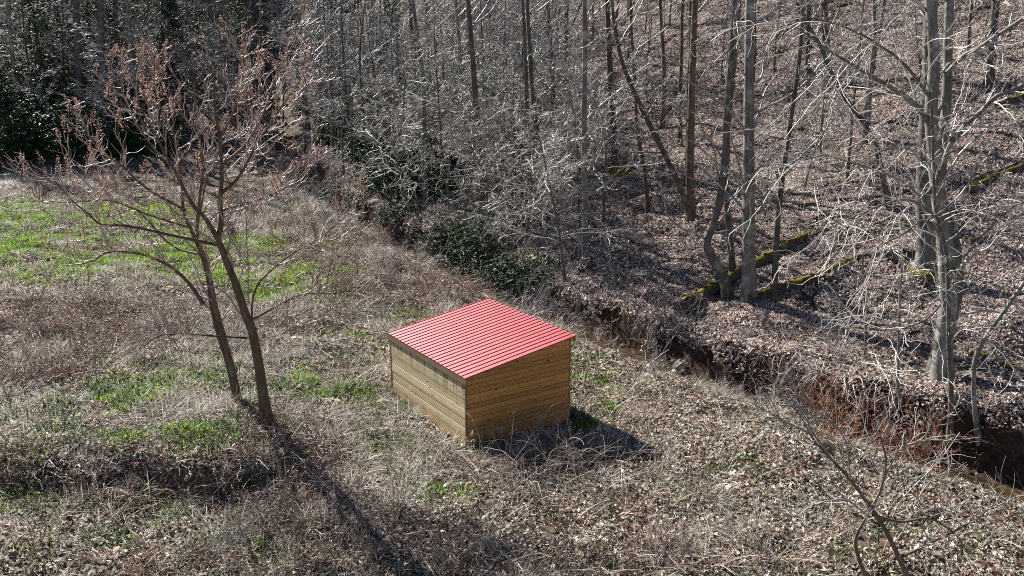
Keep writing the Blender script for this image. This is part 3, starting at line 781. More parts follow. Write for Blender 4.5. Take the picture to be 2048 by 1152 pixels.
def shrub_mesh(name, seed, n, h, mat, spread=0.7, tw=0.008, n2=6, n3=5, wander=0.13, up=0.02):
    g = np.random.default_rng(seed); T = Tubes()
    a = g.uniform(0, 6.28, n); rr = 0.25 * np.sqrt(g.random(n))
    S = np.stack([rr * np.cos(a), rr * np.sin(a), np.full(n, -0.15)], -1)
    az = a + g.normal(0, 0.5, n); tl = np.abs(g.normal(spread, spread * 0.4, n))
    D = np.stack([np.cos(az) * np.sin(tl), np.sin(az) * np.sin(tl), np.cos(tl)], -1)
    L = h * g.uniform(0.6, 1.2, n)
    P = grow(g, S, D, L, 8, wander * 0.7, up=0.0); Q = taper(np.full(n, tw * 2.2), 9, 0.35); T.add(P, Q, 4)
    S, D, L2, R2 = spawn(g, P, Q, L, n2, 0.2, 0.98, 0.75, 0.25, 0.45, 0.6, 0.5)
    P2 = grow(g, S, D, L2, 5, wander, up=up); Q2 = taper(np.full(len(S), tw * 1.1), 6, 0.5); T.add(P2, Q2, 3)
    if n3:
        S, D, L3, R3 = spawn(g, P2, Q2, L2, n3, 0.2, 1.0, 0.7, 0.25, 0.5, 0.8, 0.4)
        P3 = grow(g, S, D, np.maximum(L3, 0.12), 4, wander * 1.4, up=up); T.add(P3, taper(np.full(len(S), tw * 0.75), 5, 0.5), 3)
    return T.mesh(name, mat)
def smooth_r(pts, r0, r1, n):
    P = spline(pts, n); t = np.linspace(0, 1, n)
    return P, r0 + (r1 - r0) * t ** 0.85
def shaped_tree(name, seed, stems, limbs, label, mb, mt, cat='tree', n2=6, n3=6, lr2=0.4, lr3=0.42, up=0.02, wander=0.13, tw=0.012, wob=0.03, t0=0.15, group=None, len2=None):
    """a tree whose stems and limbs follow given lines (world points); finer branches grow from them"""
    g = np.random.default_rng(seed)
    o0 = np.array(stems[0][0][0], float); root = empty(name, (o0[0], o0[1], tz(o0[0], o0[1]) - 0.05))
    base = np.array(root.location)
    tag(root, label, cat, group)
    C = Tubes(); PP = []; RR = []; LL = []
    for pts, r0, r1 in stems:
        P, Rr = smooth_r(np.array(pts, float) - base, r0, r1, 28)
        P = P + np.cumsum(g.normal(0, wob * 0.35, P.shape), 0) * np.linspace(0, 1, 28)[:, None] * 0.5
        Rr = Rr + r0 * 0.45 * np.exp(-np.maximum(0, P[:, 2]) / 0.35) * (P[0, 2] < 0.6)
        T = Tubes(); T.add(P, Rr, 10); obj('trunk', T.mesh('trunk', mb), root)
        PP.append(P[::3][:10]); RR.append(Rr[::3][:10]); LL.append(np.linalg.norm(np.diff(P, axis=0), axis=1).sum())
    for pts, r0, r1 in limbs:
        P, Rr = smooth_r(np.array(pts, float) - base, r0, r1, 19)
        P = P + np.cumsum(g.normal(0, wob, P.shape), 0) * np.linspace(0, 1, 19)[:, None] * 0.6
        if r0 > 0.03:
            T = Tubes(); T.add(P, Rr, 7); obj('limb', T.mesh('limb', mb), root)
        else: C.add(P, Rr, 5)
        PP.append(P[::2]); RR.append(Rr[::2]); LL.append(np.linalg.norm(np.diff(P, axis=0), axis=1).sum())
    k0 = len(stems)
    PP = np.stack(PP); RR = np.stack(RR); LL = np.array(LL)
    tips = []
    S, D, L2, R2 = spawn(g, PP, RR, np.minimum(LL, 6.0), n2, t0, 0.99, 0.8, 0.25, lr2, 0.5, 0.35)
    keepm = S[:, 2] > 1.2
    S, D, L2, R2 = S[keepm], D[keepm], L2[keepm], R2[keepm]
    P2 = grow(g, S, D, L2, 9, wander * 1.35, up=up); Q2 = np.maximum(taper(np.minimum(R2, 0.01 + L2 * 0.011), 10, 0.35), tw * 0.85); C.add(P2, Q2, 4)
    S, D, L3, R3 = spawn(g, P2, Q2, L2, n3, 0.2, 1.0, 0.75, 0.25, lr3, 0.7, 0.4)
    P3 = grow(g, S, D, np.maximum(L3, 0.2), 6, wander * 2.1, up=up * 1.5); C.add(P3, taper(np.full(len(S), tw * 0.8), 7, 0.5), 3)
    obj('crown', C.mesh('crown', mt), root)
    return root, P2, P3

# ---- the two-stemmed tree in the clearing, with upright bud clusters
YA = 25.71
stemA = [(-7.52, 25.71, 0.4), (-7.65, 25.71, 2.42), (-7.78, 25.71, 3.59), (-7.91, 25.71, 3.95), (-8.12, 25.71, 4.88), (-8.31, 25.71, 5.5), (-8.47, 25.71, 6.06), (-8.55, 25.71, 6.32), (-8.4, 25.71, 6.87), (-8.38, 25.71, 7.48), (-8.25, 25.71, 8.35), (-8.26, 25.71, 9.34), (-8.31, 25.71, 10.38), (-8.21, 25.71, 11.26)]
stemB = [(-8.93, 27.38, 0.44), (-9.04, 27.38, 1.52), (-9.2, 27.38, 2.37), (-9.35, 27.38, 2.99), (-9.48, 27.38, 3.9), (-9.5, 27.38, 4.65), (-9.65, 27.38, 5.47), (-9.93, 27.38, 6.34), (-10.1, 27.38, 6.84), (-10.07, 27.38, 8.06), (-10.19, 27.38, 9.11), (-10.17, 27.38, 10.22)]
stemC = [(-8.82, 27.13, 0.55), (-8.88, 27.13, 1.44), (-9.07, 27.13, 2.62), (-9.28, 27.13, 3.85), (-9.35, 27.13, 4.58), (-9.46, 27.13, 5.38), (-9.64, 27.13, 6.17), (-9.48, 27.13, 7.25), (-9.27, 27.13, 8.32), (-9.33, 27.13, 9.5), (-9.33, 27.13, 10.59)]
YB = G0 = 27.38
limbs = [
 ([(-8.55, 25.71, 6.28), (-8.75, 25.31, 7.02), (-8.97, 24.91, 7.5), (-9.26, 24.51, 8.37), (-9.6, 24.11, 9.48), (-9.84, 23.71, 10.41)], 0.079, 0.015),
 ([(-8.56, 25.71, 6.16), (-9.75, 25.46, 6.49), (-10.97, 25.21, 6.82), (-11.59, 24.96, 6.91), (-11.86, 24.71, 7.28), (-12.35, 24.46, 7.96), (-12.85, 24.21, 8.41)], 0.054, 0.012),
 ([(-7.77, 25.71, 3.87), (-6.47, 25.46, 4.62), (-6.04, 25.21, 4.81), (-5.08, 24.96, 4.91), (-4.45, 24.71, 5.21)], 0.043, 0.012),
 ([(-7.78, 25.71, 3.75), (-7.67, 25.95, 4.74), (-7.01, 26.19, 5.48), (-6.04, 26.43, 6.11), (-5.4, 26.67, 6.65), (-4.86, 26.91, 7.17)], 0.036, 0.012),
 ([(-7.93, 25.71, 3.31), (-8.96, 25.34, 3.49), (-9.95, 24.96, 3.66), (-10.4, 24.59, 3.6), (-10.74, 24.21, 3.31)], 0.036, 0.010),
 ([(-7.69, 25.71, 3.53), (-7.05, 25.21, 3.98), (-5.95, 24.71, 4.45), (-5.08, 24.21, 4.91)], 0.022, 0.010),
 ([(-7.84, 25.71, 4.34), (-7.77, 25.81, 5.69), (-7.75, 25.91, 7.01), (-7.71, 26.01, 8.31)], 0.022, 0.012),
 ([(-9.77, 27.38, 3.9), (-10.06, 27.13, 4.63), (-10.5, 26.88, 5.2), (-11.13, 26.63, 5.58), (-12.04, 26.38, 5.73), (-12.51, 26.13, 5.49), (-12.94, 25.88, 5.41)], 0.072, 0.014),
 ([(-8.4, 25.71, 7.63), (-7.72, 25.51, 8.23), (-7.12, 25.31, 9.12), (-6.48, 25.11, 9.93), (-5.87, 24.91, 10.65), (-5.11, 24.71, 11.4)], 0.058, 0.012),
 ([(-8.28, 25.71, 8.49), (-7.66, 26.01, 9.03), (-7.1, 26.31, 9.99), (-6.79, 26.61, 10.96), (-6.26, 26.91, 11.87), (-6.19, 27.21, 12.29)], 0.050, 0.012),
 ([(-8.35, 25.71, 7.19), (-7.4, 26.21, 7.4), (-6.47, 26.71, 7.77), (-5.64, 27.21, 8.38)], 0.036, 0.012),
 ([(-8.27, 25.71, 9.2), (-7.68, 25.31, 10.12), (-7.26, 24.91, 11.07), (-6.97, 24.51, 11.79)], 0.036, 0.012),
 ([(-10.06, 27.38, 6.9), (-10.97, 27.13, 7.56), (-11.69, 26.88, 8.35), (-12.25, 26.63, 8.96), (-12.48, 26.38, 9.71)], 0.050, 0.012),
 ([(-10.08, 27.38, 7.98), (-10.94, 27.75, 8.7), (-11.61, 28.13, 9.58), (-12.11, 28.5, 10.39), (-12.29, 28.88, 11.06)], 0.043, 0.012),
 ([(-10.15, 27.38, 9.19), (-10.39, 27.11, 10.02), (-10.45, 26.85, 10.96), (-10.2, 26.58, 11.59)], 0.036, 0.012),
 ([(-9.65, 27.38, 5.47), (-10.8, 27.83, 5.71), (-11.98, 28.28, 6.75), (-13.24, 28.73, 7.16), (-14.47, 29.18, 8.06)], 0.043, 0.012),
 ([(-9.66, 27.38, 6.59), (-9.39, 28.05, 8.2), (-8.74, 28.71, 9.22), (-7.81, 29.38, 9.17)], 0.036, 0.012),
 ([(-9.93, 27.38, 6.34), (-10.93, 26.83, 6.85), (-11.84, 26.28, 7.39), (-12.6, 25.73, 7.48), (-13.1, 25.18, 7.57)], 0.036, 0.012),
]
bud_tree, PB2, PB3 = shaped_tree('flowering_tree', 31, [(stemA, 0.17, 0.025), (stemB, 0.14, 0.025), (stemC, 0.11, 0.025)], limbs,
    'leaning multi-stemmed tree with upright russet bud clusters in the clearing', M_BARK_BROWN, M_TWIG_BROWN, n2=16, n3=6, lr2=0.33, lr3=0.5, up=0.09, wander=0.12, tw=0.0135, t0=0.22)
def bud_cluster_mesh(seed):
    g = np.random.default_rng(seed); T = Tubes(); V_ = []; F_ = []; C_ = []
    T.add(grow(g, np.zeros((1, 3)), np.array([[0, 0, 1.0]]), np.array([0.42]), 5, 0.06), taper(np.array([0.008]), 6, 0.5), 4, [(0.2, 0.12, 0.08)])
    v = np.concatenate(T.v); f = np.concatenate(T.f); c = np.concatenate(T.c); f = np.concatenate([f[:, [0, 1, 2]], f[:, [0, 2, 3]]])
    n = 56; t = g.uniform(0.1, 1.0, n); a = g.integers(0, 5, n) * 1.26 + g.normal(0, .15, n); rad = 0.085 * (1.1 - t) * g.uniform(.4, 1, n) + 0.01
    cen = np.stack([rad * np.cos(a), rad * np.sin(a), 0.42 * t], -1)
    L = g.uniform(0.026, 0.046, n)
    v2, f2, c2 = leaves(g, n, cen, a, g.uniform(0.2, 1.1, n), L, L * 0.62, L * 0.25, [(0.46, 0.32, 0.25), (0.36, 0.23, 0.20), (0.56, 0.42, 0.30), (0.27, 0.15, 0.14)])
    return fast_mesh('bud_cluster', np.concatenate([v, v2]), np.concatenate([f, f2 + len(v)]), M_BUD, False, np.concatenate([c, c2]))
BUDS = [bud_cluster_mesh(700 + k) for k in range(5)]
tips = np.concatenate([PB2[:, -1], PB3[::2, -1]]); g = np.random.default_rng(8)
tips = tips[g.permutation(len(tips))]; tips = tips[tips[:, 2] > 4.0][:230]
for k, tp in enumerate(tips):
    b = obj('bud_cluster', BUDS[k % 5], bud_tree); b.location = tp - np.array([0, 0, 0.03])
    b.rotation_euler = (g.normal(0, 0.25), g.normal(0, 0.25), g.uniform(0, 6.28)); b.scale = (g.uniform(0.8, 1.6),) * 3

# ---- hillside trees that stand out
def stem_tree(name, seed, stem, r0, r1, label, mb=M_BARK, mt=M_TWIG, limbs=(), top=9.0, n2=12, n3=5, t0=0.3, lr2=0.4, lr3=0.5, up=0.02, wander=0.12, group=None):
    """carry the stem on above the frame, then branch it"""
    s = [tuple(p) for p in stem]; a, b = np.array(s[-2]), np.array(s[-1]); d = unit(b - a); d = unit(d + np.array([0, 0, 1.2]))
    if top: s = s + [tuple(b + d * top * 0.5), tuple(b + d * top)]
    s[0] = (s[0][0], s[0][1], s[0][2] - 0.4)
    return shaped_tree(name, seed, [(s, r0, r1)], list(limbs), label, mb, mt, n2=n2, n3=n3, t0=t0, lr2=lr2, lr3=lr3, up=up, wander=wander, wob=0.02, group=group, tw=0.0145)
stem_tree('beech_tree', 41, [(10.07, 36.63, 1.28), (9.85, 36.63, 3.61), (9.64, 36.63, 6.74), (9.43, 36.63, 10.13), (9.24, 36.63, 13.54)], 0.34, 0.10, 'tall straight pale grey trunk where two mossy logs meet', M_BARK_PALE, M_TWIG_PALE, top=8, n2=30, t0=0.2, lr2=0.75)
stem_tree('crooked_tree', 42, [(9.57, 37.88, 1.11), (9.21, 37.88, 2.01), (8.65, 37.88, 3.01), (8.36, 37.88, 3.6), (8.57, 37.88, 4.43), (8.83, 37.88, 5.51), (8.91, 37.88, 7.62), (8.89, 37.88, 9.67), (8.95, 37.88, 13.61)], 0.24, 0.08, 'crooked grey trunk bending over the log end beside the pale trunk', M_BARK, M_TWIG, top=6, n2=18, lr2=0.5)
stem_tree('slender_tree', 43, [(10.97, 36.11, 1.3), (10.86, 36.11, 2.88), (10.83, 36.11, 4.36), (10.85, 36.11, 6.2), (11.01, 36.11, 8.79), (11.17, 36.11, 11.66), (11.12, 36.11, 13.51)], 0.14, 0.05, 'slender tree with mossy foot at the lower mossy log', M_BARK, M_TWIG, top=4, n2=16, lr2=0.5)
stem_tree('slender_tree', 44, [(10.12, 39.9, 1.73), (9.93, 39.9, 2.9), (9.66, 39.9, 4.73), (9.47, 39.9, 6.75), (9.52, 39.9, 9.57), (9.64, 39.9, 13.71)], 0.17, 0.06, 'thin grey trunk just behind the crooked one', M_BARK, M_TWIG, top=5, n2=14, lr2=0.5)
stem_tree('leaning_tree', 45, [(9.45, 46.0, 2.89), (8.92, 46.0, 4.2), (7.92, 46.0, 6.25), (6.69, 46.0, 8.51), (5.61, 46.0, 10.71), (5.06, 46.0, 12.62)], 0.17, 0.06, 'dark tree leaning steeply over the litter at mid slope', M_BARK_DARK, M_TWIG, top=5, n2=14, lr2=0.5)
stem_tree('brown_tree', 46, [(9.5, 47.09, 2.95), (9.32, 47.09, 5.34), (9.23, 47.09, 8.18), (9.16, 47.09, 11.18), (9.13, 47.09, 14.08)], 0.26, 0.10, 'upright brown trunk sharing its foot with the leaning dark tree', M_BARK_BROWN, M_TWIG, top=8, n2=18, lr2=0.55)
stem_tree('dark_tree', 47, [(6.59, 57.53, 4.0), (6.46, 57.53, 6.16), (6.19, 57.53, 9.26), (5.98, 57.53, 12.27), (5.82, 57.53, 14.62)], 0.25, 0.10, 'dark trunk rising from a mossy root mound', M_BARK_DARK, M_TWIG, top=8, n2=18, lr2=0.55)
stem_tree('grey_tree', 48, [(3.65, 43.95, 1.96), (3.59, 43.95, 4.53), (3.47, 43.95, 8.17), (3.42, 43.95, 11.67), (3.35, 43.95, 13.92)], 0.17, 0.07, 'slim grey tree standing above the evergreen bush by the creek', M_BARK_PALE, M_TWIG_PALE, top=7, n2=30, t0=0.15, lr2=0.7)
stem_tree('dark_tree', 49, [(2.46, 55.69, 3.35), (2.46, 55.69, 5.73), (2.49, 55.69, 8.74), (2.27, 55.69, 12.25), (2.09, 55.69, 14.52)], 0.17, 0.08, 'dark thin trunk left of the mossy root mound', M_BARK_DARK, M_TWIG, top=7, n2=16, lr2=0.5)
stem_tree('sapling', 50, [(7.5, 48.64, 2.88), (7.2, 48.64, 5.13), (6.7, 48.64, 7.54), (6.48, 48.64, 10.14), (6.17, 48.64, 13.17)], 0.12, 0.05, 'thin dark tree between the mossy mound and the leaning tree', M_BARK_DARK, M_TWIG, top=5, n2=14, lr2=0.5)
stem_tree('dark_tree', 51, [(21.5, 62.82, 9.37), (21.19, 62.82, 11.67), (20.77, 62.82, 14.89)], 0.34, 0.16, 'thick dark trunk high on the slope under the upper frame edge', M_BARK_DARK, M_TWIG, top=9, n2=18, lr2=0.55)
stem_tree('grey_tree', 52, [(28.23, 54.54, 9.55), (28.08, 54.54, 11.95), (27.97, 54.54, 14.47)], 0.30, 0.14, 'forked grey tree high on the bare slope near the corner', M_BARK, M_TWIG_PALE, top=8, n2=16, lr2=0.5)
stem_tree('dark_tree', 53, [(20.17, 62.17, 8.5), (19.79, 62.17, 11.03), (19.57, 62.17, 14.86)], 0.2, 0.1, 'dark slim trunk next to the thick dark one high on the slope', M_BARK_DARK, M_TWIG, top=7, n2=16, lr2=0.5)
stem_tree('leaning_tree', 54, [(18.73, 43.86, 4.0), (17.9, 43.86, 6.26), (17.39, 43.86, 7.7), (15.62, 43.86, 9.83), (14.49, 43.86, 11.89), (13.42, 43.86, 13.47)], 0.16, 0.05, 'slanting mossy grey tree between the pale trunk and the big beech', M_BARK, M_TWIG_PALE, top=3, n2=14, lr2=0.5)
# the large beech group
YR = 28.48
shaped_tree('big_beech_tree', 61, [
  ([(14.53, 28.48, 0.66), (14.35, 28.48, 1.99), (14.36, 28.48, 3.38), (14.22, 28.48, 4.4), (13.97, 28.48, 5.73), (13.62, 28.48, 7.03), (13.27, 28.48, 8.62), (13.03, 28.48, 9.86), (12.95, 28.48, 11.36), (12.61, 28.48, 13.12), (12.14, 28.48, 15.92)], 0.35, 0.14),
  ([(14.48, 28.98, 0.47), (14.48, 28.98, 1.47), (14.73, 28.98, 2.89), (14.8, 28.98, 4.27), (14.45, 28.98, 5.8), (13.9, 28.98, 6.95), (13.82, 28.98, 8.25), (13.75, 28.98, 10.14), (13.6, 28.98, 11.96), (13.39, 28.98, 14.87)], 0.28, 0.12)],
 [([(13.15, 28.48, 7.0), (13.37, 28.06, 7.94), (13.34, 27.65, 8.83), (13.53, 27.23, 9.5), (13.82, 26.81, 9.98), (13.92, 26.4, 10.41), (14.59, 25.98, 10.78)], 0.09, 0.06),
  ([(13.34, 28.48, 10.92), (13.63, 27.98, 11.52), (13.87, 27.48, 11.83), (14.66, 26.98, 12.59), (15.08, 26.48, 13.15)], 0.08, 0.05),
  ([(13.94, 28.48, 5.73), (12.9, 27.73, 6.53), (11.85, 26.98, 6.2), (10.82, 26.23, 5.9), (10.17, 25.48, 5.16)], 0.05, 0.012),
  ([(13.73, 28.48, 6.39), (12.36, 27.73, 7.16), (11.14, 26.98, 7.12), (9.84, 26.23, 6.8), (8.59, 25.48, 6.5)], 0.06, 0.012),
  ([(13.2, 28.48, 9.24), (12.39, 28.18, 10.03), (11.6, 27.88, 10.49), (10.37, 27.58, 11.08), (9.33, 27.28, 11.52), (8.16, 26.98, 12.22)], 0.10, 0.02),
  ([(13.38, 28.48, 7.99), (12.34, 27.73, 8.7), (10.97, 26.98, 8.78), (9.7, 26.23, 8.28), (8.17, 25.48, 8.09)], 0.05, 0.012),
  ([(13.04, 28.48, 10.16), (11.55, 27.65, 11.37), (9.68, 26.81, 12.21), (7.96, 25.98, 12.6)], 0.06, 0.012),
  ([(14.22, 28.48, 4.4), (14.39, 27.65, 5.59), (14.72, 26.81, 6.85), (15.03, 25.98, 7.73)], 0.05, 0.014),
  ([(14.22, 28.48, 3.72), (13.23, 27.61, 3.3), (12.07, 26.73, 3.24), (10.83, 25.86, 2.88), (9.82, 24.98, 2.25)], 0.04, 0.010),
  ([(14.22, 28.48, 5.73), (14.21, 27.31, 6.91), (14.44, 26.15, 7.41), (14.52, 24.98, 7.46)], 0.05, 0.014),
  ([(14.43, 28.48, 1.99), (14.48, 27.48, 3.01), (14.95, 26.48, 2.83), (15.44, 25.48, 2.06)], 0.03, 0.010),
  ([(13.18, 28.48, 7.0), (11.88, 27.48, 7.81), (10.22, 26.48, 8.4), (8.68, 25.48, 8.8), (7.28, 24.48, 8.64)], 0.04, 0.010)],
 'large twin-trunked grey beech with mossy foot beside the creek bend', M_BARK_PALE, M_TWIG_PALE, n2=13, n3=4, lr2=0.6, lr3=0.5, up=0.0, wander=0.14, tw=0.0145, t0=0.15)
stem_tree('beech_tree', 62, [(17.56, 37.15, 2.46), (17.43, 37.15, 3.93), (17.15, 37.15, 5.63), (16.95, 37.15, 7.7), (16.76, 37.15, 10.69), (16.49, 37.15, 13.57)], 0.42, 0.2, 'thick mottled trunk with mossy foot behind the twin-trunked beech', M_BARK_PALE, M_TWIG_PALE, top=9, n2=22, lr2=0.6, t0=0.4)
stem_tree('sapling', 63, [(13.87, 26.27, -0.15), (13.66, 26.27, 1.43), (13.38, 26.27, 3.07), (13.19, 26.27, 4.5), (12.93, 26.27, 5.89), (12.48, 26.27, 7.1)], 0.09, 0.03, 'slim grey sapling on the creek bank in front of the twin-trunked beech', M_BARK, M_TWIG_PALE, top=3, n2=14, lr2=0.45, up=0.0, wander=0.17)
stem_tree('leaning_tree', 64, [(14.57, 25.85, 0.04), (14.19, 25.85, 1.27), (14.05, 25.85, 2.57), (14.32, 25.85, 3.36), (14.74, 25.85, 4.14), (15.19, 25.85, 4.99), (15.66, 25.85, 5.98)], 0.075, 0.05, 'pale sapling leaning out of the frame from the creek bank', M_BARK_PALE, M_TWIG_PALE, top=2, n2=12, lr2=0.45, up=-0.01, wander=0.17)
stem_tree('sapling', 65, [(12.74, 27.87, 0.24), (12.67, 27.87, 1.51), (12.55, 27.87, 2.88), (12.47, 27.87, 3.89)], 0.05, 0.03, 'short thin pale stem rising by the red twigs on the bank', M_BARK_PALE, M_TWIG_PALE, top=1.5, n2=8, lr2=0.3)
stem_tree('sapling', 66, [(12.73, 30.69, 0.73), (12.66, 30.69, 1.62), (12.53, 30.69, 2.74), (12.33, 30.69, 3.84)], 0.05, 0.03, 'thin broken pale stem standing in the litter of the bench', M_BARK_PALE, M_TWIG_PALE, top=1.0, n2=6, lr2=0.3)
# forest-edge trunks of the far side of the meadow
stem_tree('grey_tree', 71, [(-35.13, 78.51, 3.94), (-34.88, 78.51, 8.38), (-34.61, 78.51, 12.09), (-34.28, 78.51, 15.7)], 0.36, 0.2, 'thicker of the two grey trunks above the dark evergreens', M_BARK, M_TWIG, top=9, n2=18, lr2=0.55)
stem_tree('grey_tree', 72, [(-37.17, 78.66, 4.14), (-36.89, 78.66, 9.21), (-36.61, 78.66, 12.5), (-36.34, 78.66, 15.71)], 0.34, 0.2, 'thinner of the two grey trunks above the dark evergreens', M_BARK, M_TWIG, top=9, n2=18, lr2=0.55)
stem_tree('slender_tree', 73, [(-42.74, 78.36, 3.74), (-42.21, 78.36, 9.63), (-42.02, 78.36, 13.3), (-41.89, 78.36, 15.69)], 0.2, 0.1, 'slim pale tree at the left edge above the evergreens', M_BARK_PALE, M_TWIG, top=7, n2=16, lr2=0.5)

# ---- sapling in the foreground by the creek
shaped_tree('young_tree', 81, [
  ([(8.98, 17.86, -0.04), (8.65, 17.86, 0.66), (8.17, 17.86, 1.53), (7.91, 17.86, 1.89), (7.35, 17.86, 2.62), (6.81, 17.86, 3.21), (6.46, 17.86, 3.56), (6.2, 17.86, 4.02)], 0.062, 0.015),
  ([(7.97, 17.66, 0.1), (7.61, 17.66, 0.91), (7.53, 17.66, 1.34), (7.73, 17.66, 1.88), (7.94, 17.66, 2.48), (7.98, 17.66, 3.07), (7.8, 17.66, 3.65)], 0.05, 0.016)],
 [([(7.84, 17.66, 1.88), (8.45, 17.66, 1.74), (8.99, 17.66, 1.82), (9.57, 17.66, 1.52), (9.96, 17.66, 1.03)], 0.036, 0.013),
  ([(8.55, 17.66, 0.84), (9.07, 17.66, 1.15), (9.57, 17.66, 1.52), (10.07, 17.66, 1.88), (10.38, 17.66, 2.36)], 0.036, 0.013),
  ([(6.37, 17.66, 3.76), (5.65, 17.66, 4.22), (5.2, 17.66, 4.67)], 0.024, 0.012),
  ([(6.73, 17.66, 3.36), (6.3, 17.66, 3.99), (6.15, 17.66, 4.56)], 0.024, 0.012),
  ([(7.27, 17.66, 2.72), (7.07, 17.66, 3.65), (6.49, 17.66, 4.22), (6.03, 17.66, 4.67)], 0.022, 0.012),
  ([(7.73, 17.66, 1.88), (7.21, 17.66, 2.24), (6.68, 17.66, 2.12), (6.26, 17.66, 1.88)], 0.022, 0.012),
  ([(7.97, 17.66, 2.72), (8.27, 17.66, 3.42), (8.76, 17.66, 3.76), (8.99, 17.66, 4.44)], 0.024, 0.012)],
 'young bare branching tree growing up from the bottom edge near the creek', M_BARK_BROWN, M_TWIG_PALE, n2=10, n3=4, lr2=0.55, lr3=0.45, up=0.05, wander=0.12, tw=0.012)

# ---- the woods
rng = np.random.default_rng(77)
def scatter(n, y0, y1, ok, mind, taken):
    out = []
    tries = 0
    while len(out) < n and tries < n * 60:
        tries += 1
        y = math.sqrt(rng.uniform(y0 ** 2, y1 ** 2)); x = rng.uniform(-0.62, 0.62) * y
        if not ok(x, y): continue
        if any((x - a) ** 2 + (y - b) ** 2 < mind ** 2 for a, b in taken): continue
        taken.append((x, y)); out.append((x, y))
    return out
def sdist(x, y):
    s, w, h = creek_at(np.array([x]), np.array([y])); return float(s[0] - h[0]) if s[0] > 0 else float(s[0] + h[0])
taken = [(o.location.x, o.location.y) for o in COL.objects if o.type == 'EMPTY' and o.get('category') == 'tree']
def where(x, y):
    q = x / y; s = sdist(x, y)
    if s < 0: return 'at the shaded wood edge past the meadow' if y < 84 else 'in the dark wood past the meadow'
    a = ('above the dark evergreens' if q < -0.45 else 'behind the russet-budded tree' if q < -0.25 else 'up the valley from the shed' if q < -0.1 else
         'straight behind the shed roof' if q < 0.05 else 'just short of the tall pale trunk' if q < 0.2 else 'around the tall pale trunk' if q < 0.32 else
         'short of the twin beech' if q < 0.45 else 'beyond the twin-trunked beech')
    return a + (', near the creek' if y < 52 else ', mid slope' if y < 75 else ', deep in the wood' if y < 105 else ', on the far slope')
KIND = ['straight grey tree', 'stout pale-barked tree', 'slim pale-twigged tree', 'dark-trunked tree', 'thin leaning tree', 'thick grey tree']
UKIND = ['spreading pale-twigged small tree', 'low leaning small tree', 'forked grey small tree', 'short bushy bare tree']
for (x, y) in scatter(14, 40, 58, lambda x, y: 3 < sdist(x, y) and (x < 0.03 * y or rng.random() < 0.25) and not (0.16 < x / y < 0.55 and y < 46), 2.2, taken):
    k = int(rng.integers(0, 6)); lb = KIND[k] + ' ' + where(x, y); plant_tree('tree', TALL[k], x, y, rng.uniform(0, 6.28), rng.uniform(0.7, 1.0), lb, 'tree', lb)
for (x, y) in scatter(44, 56, 100, lambda x, y: sdist(x, y) > 1.5 and (x < 0.02 * y or (y > 76 and rng.random() < 0.6) or rng.random() < 0.18), 2.0, taken):
    k = int(rng.integers(0, 6)); lb = KIND[k] + ' ' + where(x, y); plant_tree('tree', TALL[k], x, y, rng.uniform(0, 6.28), rng.uniform(0.75, 1.15), lb, 'tree', lb)
for (x, y) in scatter(60, 84, 150, lambda x, y: abs(sdist(x, y)) > 1.5 or True, 2.5, taken):
    k = int(rng.integers(0, 6)); lb = KIND[k] + ' ' + where(x, y); plant_tree('tree', TALL[k], x, y, rng.uniform(0, 6.28), rng.uniform(0.85, 1.3), lb, 'tree', lb)
for (x, y) in scatter(12, 76, 92, lambda x, y: sdist(x, y) < -2, 2.0, taken):
    k = int(rng.integers(0, 6)); lb = KIND[k] + ' ' + where(x, y); plant_tree('tree', TALL[k], x, y, rng.uniform(0, 6.28), rng.uniform(0.8, 1.1), lb, 'tree', lb)
for (x, y) in scatter(34, 84, 150, lambda x, y: -0.38 < x / y < -0.12, 2.2, taken):
    k = int(rng.integers(0, 6)); lb = KIND[k] + ' ' + where(x, y); plant_tree('tree', TALL[k], x, y, rng.uniform(0, 6.28), rng.uniform(0.8, 1.2), lb, 'tree', lb)
for (x, y) in scatter(6, 43, 62, lambda x, y: 1.5 < sdist(x, y) and 0.1 < x / y < 0.5, 2.0, taken):
    k = int(rng.choice([0, 1, 1, 3])); lb = UKIND[k] + ' ' + where(x, y); plant_tree('understorey_tree', UNDER[k], x, y, rng.uniform(0, 6.28), rng.uniform(0.9, 1.25), lb, 'tree', lb)
POLE = [tree_meshes('pole', 580 + k, h, r, 0.25, 12, 4, 2, 0.05, 0.8, 0.22, 0.13, ln, mb, M_TWIG, 0.014, 0, 6)
        for k, (h, r, ln, mb) in enumerate([(12, .065, .04, M_BARK), (10, .055, .10, M_BARK_DARK), (14, .075, .03, M_BARK)])]
PKIND = ['thin grey pole tree', 'slanting dark pole tree', 'tall thin pole tree']
for (x, y) in scatter(130, 60, 120, lambda x, y: sdist(x, y) > 1.5 and (x < 0.03 * y or (y > 80 and rng.random() < 0.6)), 1.2, taken):
    k = int(rng.integers(0, 3)); lb = PKIND[k] + ' ' + where(x, y); plant_tree('pole_tree', POLE[k], x, y, rng.uniform(0, 6.28), rng.uniform(0.8, 1.25), lb, 'tree', lb)
for (x, y) in scatter(40, 76, 110, lambda x, y: sdist(x, y) < -1.5, 1.3, taken):
    k = int(rng.integers(0, 3)); lb = PKIND[k] + ' ' + where(x, y); plant_tree('pole_tree', POLE[k], x, y, rng.uniform(0, 6.28), rng.uniform(0.8, 1.25), lb, 'tree', lb)
